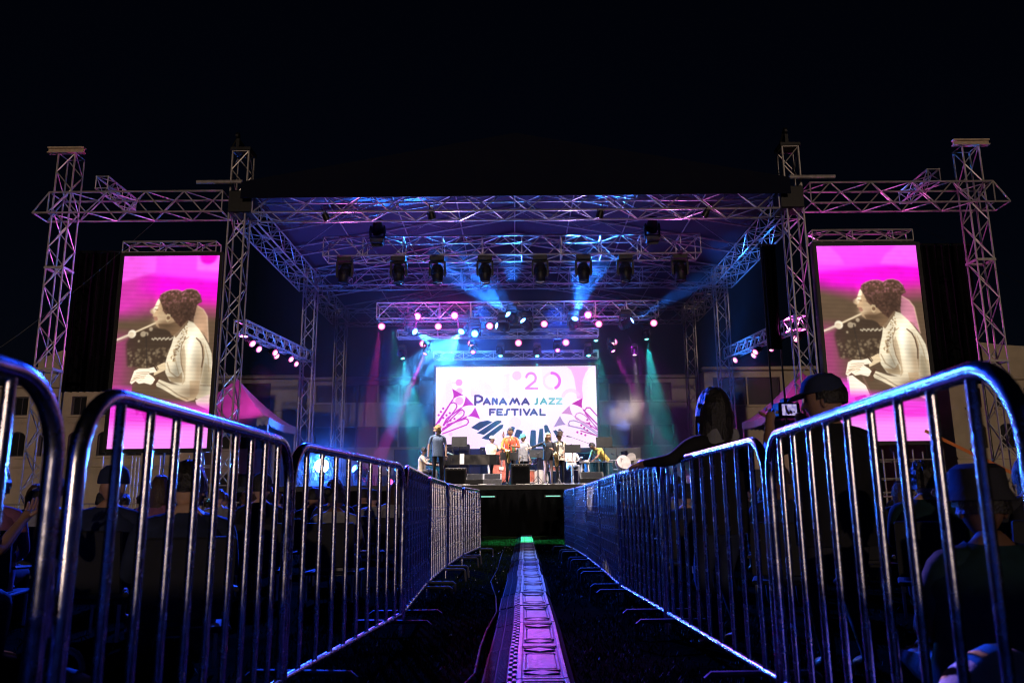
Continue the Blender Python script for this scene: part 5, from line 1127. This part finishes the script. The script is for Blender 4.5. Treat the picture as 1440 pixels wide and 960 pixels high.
def sax(label, loc, rz):
    t = thing("saxophone", label, "saxophone", loc, R(rz))
    MB().tube([(0, .02, .46), (.0, -.02, .48), (.0, -.05, .44), (0, -.06, .36), (0, -.07, .10), (0, -.08, -.10), (0, -.10, -.19), (0, -.15, -.23), (0, -.20, -.19), (0, -.22, -.08), (0, -.25, .04)], [.008, .010, .011, .014, .022, .032, .038, .040, .043, .052, .066], 12).build("body", BRASS, t)
    MB().lathe([(.062, -.02), (.075, .03), (.105, .07), (.11, .075), (.095, .06), (.05, .0)], 18, Matrix.Translation((0, -.253, .05)) @ Matrix.Rotation(R(12), 4, 'X')).build("bell", BRASS, t)
    MB().tube([(0, .08, .44), (0, .02, .46)], [.008, .012], 8).build("mouthpiece", PLASTIC, t)
    for k in range(7): MB().lathe([(.02, 0), (.022, .008), (.004, .012)], 10, Matrix.Translation((.0, -.09 - k * .003, .30 - k * .055)) @ Matrix.Rotation(R(90), 4, 'X')).build("key", BRASS, t)
    return t
sax("brass saxophone hanging in front of the orange print jacket", (-.06, 24.72, Z + .92), -25); sax("brass saxophone held by the man in the fedora", (1.42, 25.3, Z + .84), -20)
sx = sax("brass saxophone resting on a stand behind the black music stand", (.26, 25.0, Z + .40), -70)
# grand piano / keyboards
gp = thing("grand_piano", "black grand piano side on to the audience at the stage's left", "piano", (-1.65, 26.3, Z))
po = [(-.75, -.7), (.75, -.7)]; 
outl = [(-.72, -.75), (-.72, .75), (.2, .75), (.55, .62), (.75, .35), (.95, .15), (1.15, -.05), (1.22, -.35), (1.12, -.62), (.9, -.75)]
MB().add([(x, y, .68) for x, y in outl] + [(x, y, 1.0) for x, y in outl], [tuple(range(9, -1, -1)), tuple(range(10, 20))] + [(i, (i + 1) % 10, (i + 1) % 10 + 10, i + 10) for i in range(10)]).build("case", PIANO, gp, False)
MB().box((-.86, 0, .74), (.28, 1.42, .10), ch=.01).build("keyboard_bed", PIANO, gp); MB().box((-.87, 0, .80), (.16, 1.24, .02)).build("keyboard", WHITE, gp)
for x, y in ((-.6, -.62), (-.6, .62), (.95, -.3)): MB().lathe([(.07, 0), (.05, .1), (.045, .5), (.08, .68)], 10, Matrix.Translation((x, y, 0))).build("leg", PIANO, gp)
MB().box((-.45, 0, 1.02), (.04, 1.2, .03)).box((-.30, 0, 1.12), (.02, .7, .24), 0, Matrix.Rotation(R(-20), 3, 'Y')).build("music_desk", PIANO, gp)
t = thing("sheet_music", "teal and white sheets of music lying on the piano", "sheet music", (-2.0, 25.85, Z + 1.03)); MB().box((0, 0, .01), (.34, .24, .012), 0, Matrix.Rotation(R(18), 3, 'Y')).build("pages", cloth("sheet", (.35, .6, .62)), t); MB().box((.02, .03, .02), (.3, .22, .008), 0, Matrix.Rotation(R(26), 3, 'Y')).build("page", WHITE, t)  # lower page teal, upper page white
t = thing("towel", "white towel hung over the piano edge", "towel", (-1.62, 25.53, Z + 1.0)); MB().loft([[Vector((x * .07, -.02 + .012 * math.sin(x * 9 + z * 5), -z)) for x in (-1, -.5, 0, .5, 1)] + [Vector((x * .07, -.035 + .012 * math.sin(x * 9 + z * 5), -z)) for x in (1, .5, 0, -.5, -1)] for z in (-.03, .1, .2, .3)]).build("cloth", WHITE, t)
def amp(label, x, y, w_, d, h, grille=True, z=0):
    t = thing("speaker_cabinet", label, "speaker", (x, y, Z + z)); MB().box((0, 0, h / 2), (w_, d, h), ch=.015).build("cabinet", PLASTIC, t); MB().box((0, -d / 2 - .004, h * .46), (w_ * .88, .012, h * .78), ch=.003).build("grille", BLACKCLOTH, t)
    MB().box((0, -d / 2 - .005, h * .93), (w_ * .9, .012, h * .08)).build("control_panel", BLACKMETAL, t)
    for k in range(4): MB().lathe([(.012, 0), (.012, .02)], 8, Matrix.Translation((-w_ * .3 + k * w_ * .2, -d / 2 - .01, h * .93)) @ Matrix.Rotation(R(90), 4, 'X')).build("knob", ALU, t)
amp("tall black speaker cabinet standing behind the piano against the pink screen", -2.02, 28.6, .95, .5, 1.55); amp("black speaker cabinet on the stage lip under the orange print jacket", .22, 24.2, .56, .5, .62); amp("black speaker cabinet on the stage lip left of the white wedge", -1.72, 24.3, .62, .5, .52); amp("small pink tinted amplifier behind the bassist", -.95, 29.4, .5, .4, 1.5)
amp("black bass cabinet behind the drums", 1.0, 29.6, 1.3, .5, 1.1); amp("black cabinet right of the drums", 2.2, 29.3, 1.3, .5, 1.25)
def wedge(label, x, y, rz, w_, m, s=1.0):
    t = thing("wedge_monitor", label, "wedge monitor", (x, y, Z), R(rz)); M = Matrix.Rotation(R(90), 4, 'Z')
    MB().prism([(-.22 * s, 0), (.22 * s, 0), (.22 * s, .16 * s), (.02 * s, .34 * s), (-.22 * s, .30 * s)], -w_ / 2, w_ / 2, 0, M).build("cabinet", m, t, False)
    c = Vector((0, .12 * s, .25 * s)); MB().box(c, (w_ * .86, .24 * s, .01), 0, Matrix.Rotation(R(-42), 3, 'X')).build("grille", MATBLACK if m is not WHITE else ALU, t)
wedge("pale grey wedge monitor on the stage lip in front of the double bass", -.62, 24.15, 180, .55, C_GREY); wedge("magenta lit dark wedge monitor on the stage lip right of the music stand", 2.35, 24.3, 180, .72, PLASTIC, 1.1); wedge("small dark wedge monitor in front of the piano", -1.15, 24.2, 180, .5, PLASTIC)
for i, (x, lab) in enumerate(((-1.32, "left"), (-.92, "right"))): 
    t = thing("white_case", f"open fronted white box on the stage floor below the piano, {lab} one", "box", (x, 25.0, Z)); f = MB()
    for q in ((-.16, .13, .04, .26), (.16, .13, .04, .26), (0, .02, .36, .04), (0, .24, .36, .04)): f.box((q[0], 0, q[1]), (q[2], .3, q[3]), ch=.004)
    f.build("shell", WHITE, t); MB().box((0, .13, .13), (.30, .02, .2)).build("back_panel", PLASTIC, t)
def music_stand(label, x, y, h, w_, ph, rz=0):
    t = thing("music_stand", label, "music stand", (x, y, Z), R(rz)); MB().box((0, 0, h), (w_, .012, ph), 0, Matrix.Rotation(R(-14), 3, 'X')).build("desk", PLASTIC, t); MB().box((0, .05, h - ph / 2 + .01), (w_, .07, .012)).build("ledge", PLASTIC, t)
    MB().tube([(0, .02, .25), (0, .02, h)], .011, 8).build("pole", BLACKMETAL, t)
    for k in range(3): a = 2.1 * k + .5; MB().tube([(0, .02, .34), (.30 * math.cos(a), .02 + .30 * math.sin(a), .01)], .009, 6).build("leg", BLACKMETAL, t)
music_stand("black music stand in front of the orange print jacket", -.12, 24.55, .88, .55, .24); music_stand("tall black music stand with a wide desk left of the yellow shirt", 2.92, 25.6, 1.36, .52, .34); music_stand("black music stand between the fedora and the white stool", 1.86, 25.0, 1.12, .50, .26); music_stand("black music stand behind the stretched arm of the blond woman", .80, 26.2, 1.05, .5, .26)
music_stand("black music stand with a square desk above the piano", -1.72, 25.7, 1.42, .5, .34)
def mic_stand(label, x, y, h, boom, rz):
    t = thing("microphone_stand", label, "microphone stand", (x, y, Z), R(rz)); MB().tube([(0, 0, .02), (0, 0, h)], .010, 8).build("pole", BLACKMETAL, t)
    for k in range(3): a = 2.1 * k; MB().tube([(0, 0, .14), (.28 * math.cos(a), .28 * math.sin(a), .01)], .008, 6).build("leg", BLACKMETAL, t)
    e = Vector((boom * .9, 0, h + boom * .35)); MB().tube([(-boom * .25, 0, h - boom * .1), e], .007, 6).build("boom", BLACKMETAL, t); MB().tube([e, e + Vector((.10, 0, .02))], [.012, .018], 8).ball(e + Vector((.13, 0, .026)), .028, 10, 8).build("microphone", PLASTIC, t)
mic_stand("tall boom microphone stand against the LED wall right of the fedora", 2.66, 26.6, 1.35, .85, 158); mic_stand("microphone stand in front of the stretched arm", .78, 25.0, 1.0, .55, 30); mic_stand("microphone stand before the orange print jacket", .30, 24.5, .9, .4, 150); mic_stand("microphone stand right of the percussion", 3.55, 26.4, .9, .4, 120); mic_stand("slim microphone stand beside the blond woman", 1.02, 24.8, 1.2, .2, 100); mic_stand("thin microphone stand left of the piano", -2.62, 25.0, .8, .3, 60)
def drum(name, label, x, y, z, r, d, shell, head, tilt=0, rz=0, stand=True):
    t = thing(name, label, "drum", (x, y, Z + z), R(rz)); M = Matrix.Rotation(R(tilt), 4, 'X')
    MB().lathe([(r, -d / 2), (r * 1.0, 0), (r, d / 2)], 22, M).build("shell", shell, t); MB().lathe([(r * .97, d / 2 + .001), (r * .6, d / 2 + .006), (.01, d / 2 + .007)], 22, M).build("drum_head", head, t)
    for s in (-1, 1): MB().lathe([(r, s * d / 2 - .012), (r + .014, s * d / 2 - .012), (r + .014, s * d / 2 + .012), (r, s * d / 2 + .012)], 22, M).build("rim", ALU, t)
    if stand:
        for k in range(3): a = 2.1 * k; MB().tube([(r * .9 * math.cos(a), r * .9 * math.sin(a), -d * .4), (r * 1.1 * math.cos(a), r * 1.1 * math.sin(a), -z + .01)], .010, 6).build("leg", ALU, t)
drum("bass_drum", "large bass drum facing front in the drum kit", .92, 27.7, .30, .28, .4, REDDRUM, CREAM, 90, 0); drum("floor_drum", "reddish floor drum at the left of the drum kit", .52, 27.4, .36, .21, .4, REDDRUM, CREAM); drum("snare_drum", "small snare drum right of the bass drum", 1.4, 27.4, .62, .18, .15, REDDRUM, CREAM)
for i, (x, lab) in enumerate(((2.46, "left"), (2.76, "middle"), (3.06, "right"))): drum("conga_drum", f"blue drum in the percussion row before the yellow shirt, {lab} one", x, 26.0, .46, .16, .58, BLUEDRUM, CREAM, 0, 0)
drum("round_drum", "large round cream drum on a stand right of the yellow shirt", 3.62, 26.5, .74, .23, .16, CREAM, CREAM, 70, 15); drum("round_drum", "small round cream drum highest on the right percussion rack", 3.92, 26.6, .92, .13, .12, CREAM, CREAM, 70, -10); drum("round_drum", "pale pink round drum on the right percussion rack", 4.15, 26.5, .72, .15, .12, CREAM, CREAM, 75, -20); drum("round_drum", "small pale drum at the right end of the percussion rack", 4.40, 26.6, .70, .12, .12, CREAM, CREAM, 75, -20)
def cymbal(label, x, y, h, r, tl):
    t = thing("cymbal", label, "cymbal", (x, y, Z)); MB().lathe([(r, -.01), (r * .5, .01), (r * .2, .018), (.03, .04), (.005, .04)], 22, Matrix.Translation((0, 0, h)) @ Matrix.Rotation(R(tl), 4, 'X')).build("plate", BRASS, t); MB().tube([(0, 0, .1), (0, 0, h)], .010, 6).build("pole", ALU, t)
    for k in range(3): a = 2.1 * k; MB().tube([(0, 0, .3), (.25 * math.cos(a), .25 * math.sin(a), .01)], .008, 6).build("leg", ALU, t)
cymbal("cymbal left of the drummer", .45, 27.9, 1.05, .24, 12); cymbal("cymbal right of the drummer", 1.55, 27.9, 1.1, .24, 12)
t = thing("bar_stool", "white bar stool right of the saxophonist in the fedora", "stool", (2.28, 25.6, Z)); MB().lathe([(.16, .70), (.17, .72), (.17, .75), (.01, .76)], 18).build("seat", WHITE, t)
for k in range(4): a = math.pi / 4 + math.pi / 2 * k; MB().tube([(.12 * math.cos(a), .12 * math.sin(a), .71), (.22 * math.cos(a), .22 * math.sin(a), .0)], .02, 8).build("leg", WHITE, t)
MB().tube([(.17 * math.cos(math.pi / 4 + math.pi / 2 * k), .17 * math.sin(math.pi / 4 + math.pi / 2 * k), .3) for k in range(4)], .010, 6, closed=True).build("footrest", WHITE, t)
t = thing("percussion_table", "percussion rack with chrome rails before the yellow shirt", "rack", (3.3, 26.9, Z))
for z in (.55, .85): MB().tube([(-1.3, 0, z), (2.6, 0, z)], .014, 8).build("rail", ALU, t)
for x in (-1.3, -.2, 1.1, 2.6): MB().tube([(x, 0, 0), (x, 0, .85)], .014, 8).build("upright", ALU, t)
cbl = MB()
for i in range(14):
    x, y = random.uniform(-2.2, 3.4), 23.75; pts = [(x + k * .07 + .05 * math.sin(k * 1.9 + i), y + .08 * math.sin(k * 1.3 + i * 2), Z + .012) for k in range(9)]; cbl.tube(pts, .010, 5)
tag(cbl.build("stage_cables", ALU), "tangle of pale cables lying along the stage lip", "cables", kind="stuff")

# ------------------------------------------------------------------ foreground people
w1 = person("woman with long hair in a dark jacket, arm resting along the right barricade", stand_pose(1.60, sleeve=1, look=(-20, -2, 0), elL=(.36, -.06, 1.28), wrL=(.40, -.26, 1.27), pmL=(.39, -.33, 1.265), elR=(-.25, .02, 1.14), wrR=(-.20, -.16, 1.0), shL=(.19, -.03, 1.385), girth=1.05, drop=.10), (1.25, 4.9, 0), 200, SKINS[1], C_BLK, C_NAVY, 'black', 'long', vol=1.12, seed=21, topname="jacket")
w1.rotation_euler = (0, 0, R(212))
G = PG[w1.name]
hl = MB(); rr_ = random.Random(4); P = G['P']
for k in range(150):
    a = rr_.uniform(-.15, math.pi + .15) if k % 5 else rr_.uniform(-.6, math.pi + .6); x0, y0 = math.cos(a), math.sin(a); top = Vector((x0 * .05, y0 * .06 + .01, .115 + rr_.uniform(-.02, .02))); L = rr_.uniform(.20, .29); wv = rr_.uniform(0, 6)
    pts = [top, Vector((x0 * .088, y0 * .104 + .01, .04)), Vector((x0 * .098, y0 * .112 + .01, -.06))] + [Vector((x0 * (.100 + .008 * math.sin(wv + q)), y0 * (.112 - .006 * q) + .012, -.06 - L * .28 * q)) for q in (1, 2, 3)]
    hl.tube([G['rot'] @ p + P['head'] for p in pts], [.012, .015, .014, .012, .008, .003], 6)
hl.build("hair_lock", HAIRS['black'], w1)
hd = MB(); P = G['P']
rings = []
for (dz, a, b) in ((-.06, .12, .10), (-.01, .115, .095), (.03, .10, .085), (.035, .085, .07)): rings.append([P['neck'] + Vector((0, .03, dz)) + G['side'] * math.cos(q * math.pi / 10) * a + G['fwd'] * -math.sin(q * math.pi / 10) * b * (1.3 if 0 < q < 10 else 1) for q in range(-2, 13)])
hd.loft(rings, 0, False).build("hood", C_GREY, w1)
ph = person("photographer in a cap and dark shirt filming with a camera behind the right barricade", stand_pose(1.64, sleeve=.42, look=(58, 4, 0), elL=(.27, -.16, 1.32), wrL=(.17, -.36, 1.52), pmL=(.135, -.41, 1.57), elR=(-.24, -.16, 1.30), wrR=(-.05, -.35, 1.52), pmR=(-.02, -.41, 1.56), curlL=.8, curlR=.9, girth=1.16, drop=.16), (1.64, 4.15, 0), 186, SKINS[1], C_BLK, C_CHAR, 'black', 'short', 'cap', C_NAVY, seed=22)
t = thing("video_camera", "small camera with a lit viewing screen held up by the photographer", "camera", (1.585, 4.57, 1.36), R(188)); MB().box((0, -.02, 0), (.13, .07, .085), ch=.008).build("body", PLASTIC, t); MB().lathe([(.034, 0), (.036, .05), (.040, .055), (.040, .10), (.03, .10)], 16, Matrix.Translation((0, -.05, 0)) @ Matrix.Rotation(R(90), 4, 'X')).build("lens", BLACKMETAL, t); MB().box((0, -.02, .055), (.05, .05, .03), ch=.006).build("viewfinder", PLASTIC, t)
me = MB().add([(-.045, .0165, -.032), (.045, .0165, -.032), (.045, .0165, .032), (-.045, .0165, .032)], [(3, 2, 1, 0)])
dm = bpy.data.materials.new("camera_screen"); dm.use_nodes = True; nn = dm.node_tree.nodes; vt = nn.new("ShaderNodeTexVoronoi"); vt.inputs["Scale"].default_value = 60; tcn = nn.new("ShaderNodeTexCoord"); dm.node_tree.links.new(tcn.outputs["Object"], vt.inputs["Vector"]); rmp = nn.new("ShaderNodeValToRGB"); rmp.color_ramp.elements[0].color = (.9, .75, 1, 1); rmp.color_ramp.elements[1].color = (.10, .10, .45, 1); rmp.color_ramp.elements[1].position = .8
dm.node_tree.links.new(vt.outputs["Distance"], rmp.inputs["Fac"]); dm.node_tree.links.new(rmp.outputs["Color"], nn["Principled BSDF"].inputs["Emission Color"]); nn["Principled BSDF"].inputs["Emission Strength"].default_value = .9
me.build("viewing_screen", dm, t)
b1 = person("broad seated person in a dark teal shirt and bucket hat just behind the right barricade", seat_pose(.13, .02, sleeve=.42, girth=1.22, look=(-8, 0, 0), shirtw=1.08), (1.76, 3.1, 0), 180, SKINS[2], C_TEALC, C_CHAR, 'black', 'short', 'bucket', C_CHAR, seed=23)
person("seated person in a brimmed hat at the left edge leaning forward, sleeve lit purple", seat_pose(.30, -.05, sleeve=.42, look=(30, 5, 0), elR=(-.26, -.18, .62), wrR=(-.20, -.40, .78)), (-2.95, 4.1, 0), 170, SKINS[1], C_GREY, C_NAVY, 'black', 'short', 'bucket', C_BEIGE, seed=24)
person("seated person in a dark hooded top seen from behind through the left barricade bars", seat_pose(.30, .02, sleeve=1, girth=1.15, shirtw=1.1), (-2.75, 5.6, 0), 176, SKINS[1], C_NAVY, C_CHAR, None, hat='beanie', hatm=C_NAVY, seed=25, topname="hooded_top")
person("person in a cap turned sideways with folded arms behind the left barricade", seat_pose(.30, 0, sleeve=.42, look=(55, 0, 0)), (-4.1, 7.2, 0), 205, SKINS[1], C_GREY, C_NAVY, 'black', 'short', 'cap', C_GREY, seed=26)
# chairs and the seated crowd
def chair_root(z, label, loc, rz, group):
    t = thing("camp_chair", label, "chair", loc, R(rz), group); MB().box((0, .0, z - .03), (.48, .46, .03), ch=.01).build("seat", CHAIRP, t); MB().box((0, .26, z + .22), (.46, .03, .40), 0, Matrix.Rotation(R(-8), 3, 'X'), ch=.01).build("backrest", CHAIRP, t); 
    lg = MB().tube([(0, 0, 0), (0, 0, z - .03)], .012, 6).mesh("leg", ALU)
    for sx_ in (-.21, .21):
        for sy_ in (-.2, .2): put("leg", lg, t, (sx_, sy_, 0))
    for sx_ in (-.25, .25): MB().tube([(sx_, -.22, z + .14), (sx_, .25, z + .16)], .014, 6).build("armrest", PLASTIC, t)
    return t
proto = []
for i, (kw, hair, style, hat) in enumerate([(dict(), 'black', 'short', None), (dict(lean=.05, look=(20, 0, 0)), 'brown', 'long', None), (dict(lean=-.06, look=(-15, 0, 0), girth=1.15), 'black', 'short', 'cap'), (dict(lean=.02, look=(-30, 0, 0), girth=.92), 'black', 'bun', None), (dict(lean=.0, look=(8, 0, 0), girth=1.1), 'black', 'curly', None), (dict(lean=.02, girth=1.05, look=(35, 6, 0)), 'brown', 'short', None)]):
    ps = seat_pose(.28, sleeve=(.42 if i % 2 else 1), seed=40 + i, **kw); G = person_geo(ps, False, True)
    d = {'body': G['body'].mesh("body", [SKINS[1], C_NAVY, C_CHAR, SHOE, EYE, LIP], True, 60), 'shirt': G['shirt'].mesh("shirt", C_NAVY, True, 70), 'hair': hair_geo(G, style, 1.0, i).mesh("hair", HAIRS[hair], True, 80)}
    if hat: d['hat'] = hat_geo(G, hat).mesh("hat", C_CHAR, True, 50)
    proto.append(d)
KIND = ["with short dark hair", "with long brown hair", "wearing a cap", "with tied hair", "with curly hair", "with short brown hair"]
TOPS = [("navy", C_NAVY), ("black", C_BLK), ("charcoal", C_CHAR), ("grey", C_GREY), ("dark teal", C_TEALC), ("plum", C_PLUM)]
ch0 = None
def seat_one(x, y, k, tp, side, i, row, c):
    global ch0
    rz = 180 + random.uniform(-24, 24) - (x * 2.0); d = proto[k]; sn = SKINS[(i * 7) % 3]
    t = thing("person", f"spectator {KIND[k]} in {TOPS[tp][0]}, {side} lawn, {ORD[row]} row, {ORD[c]} from aisle", "person", (x, y, 0), R(rz), f"spectators seated on the {side} lawn")
    for nm, me in d.items():
        o = put(nm, me, t)
        if nm == 'body':
            for sl, mm in ((0, sn), (1, TOPS[tp][1])): o.material_slots[sl].link = 'OBJECT'; o.material_slots[sl].material = mm
        if nm == 'shirt': o.material_slots[0].link = 'OBJECT'; o.material_slots[0].material = TOPS[tp][1]
    k_ = random.uniform(.93, 1.07); t.scale = (k_, k_, random.uniform(.94, 1.08))
    g = f"camp chairs on the {side} lawn"; lb = f"low dark camp chair, {ORD[row]} row from the camera, {ORD[c]} from the aisle on the {side}"
    if ch0 is None: ch0 = chair_root(.28, lb, (x, y, 0), rz, g)
    else: dup(ch0, (x, y, 0), R(rz), lb, g)
i = 0
for side, sg in (("left", -1), ("right", 1)):
    for row in range(9):
        y = 4.3 + row * 1.75 + (0.4 if sg > 0 else 0)
        for c in range(4 + row // 2):
            x = sg * (1.7 + c * .86 + random.uniform(-.18, .18) + (row % 2) * .45); yy = y + random.uniform(-.3, .3)
            if (sg < 0 and row < 2 and c in (1,)) or (sg > 0 and row < 1 and c < 2): continue
            if abs(x) > 1.3 + yy * .62: continue
            if sg > 0 and row == 0 and x < 2.4: continue
            seat_one(x, yy, (i * 5 + row) % 6, (i * 3 + c) % 6, side, i, row, c); i += 1
# chairs under the named sitters
for (x, y, rz, lb) in ((-2.95, 4.1, 170, "low camp chair under the brimmed hat at the left edge"), (-2.75, 5.6, 176, "low camp chair under the hooded sitter on the left"), (-4.1, 7.2, 205, "low camp chair under the sideways turned person in a cap")): dup(ch0, (x, y, 0), R(rz), lb, "camp chairs behind the barricades")
tag(MB().box((0, 0, .055), (.62, .58, .11), ch=.03).build('cushion', C_NAVY, None, loc=(1.76, 3.08, 0)), 'dark floor cushion under the broad person in the bucket hat', 'cushion')
for (x, y, z, rz, lb) in ((-2.72, 25.4, .42, 85, "dark piano stool under the cream shirted player"), (1.98, 27.2, .60, 15, "stool under the guitarist in white"), (.95, 28.6, .5, 0, "drum stool under the drummer in black")):
    t = thing("stool", lb, "stool", (x, y, Z), R(rz)); MB().lathe([(.17, z - .06), (.18, z - .04), (.18, z - .005), (.01, z)], 16).build("seat", PLASTIC, t)
    for k in range(3): a = 2.1 * k; MB().tube([(0, 0, z - .06), (.2 * math.cos(a), .2 * math.sin(a), 0)], .012, 6).build("leg", BLACKMETAL, t)
# pale bag in the bottom right corner, and a bag on the left lawn
def bag(label, loc, s, m, rz):
    t = thing("cloth_bag", label, "bag", loc, R(rz)); rg = []; r = random.Random(int(loc[0] * 10))
    for (z, a) in ((0, .8), (.05, 1), (.35, 1.05), (.65, .92), (.85, .66), (.95, .36), (1.0, .12)): rg.append([Vector((math.cos(q * math.pi / 12) * a * s * (1 + r.uniform(-.05, .05)), math.sin(q * math.pi / 12) * a * s * .7 * (1 + r.uniform(-.05, .05)), z * s * 2.0)) for q in range(24)])
    MB().loft(rg).build("sack", m, t, True, 80)
    if s < .2: MB().tube([(math.cos(a) * s * .4, 0, s * 1.9 + math.sin(a) * s * .5) for a in [math.pi * k / 10 for k in range(11)]], .012, 6).build("strap", m, t)
bag("pale rounded bag standing behind the nearest right barricade, low in the corner", (1.31, 2.3, 0), .225, C_WHT, 20); bag("crumpled blue bag hanging low behind the nearest left barricade", (-1.55, 2.9, 0), .15, C_GREY, 30)
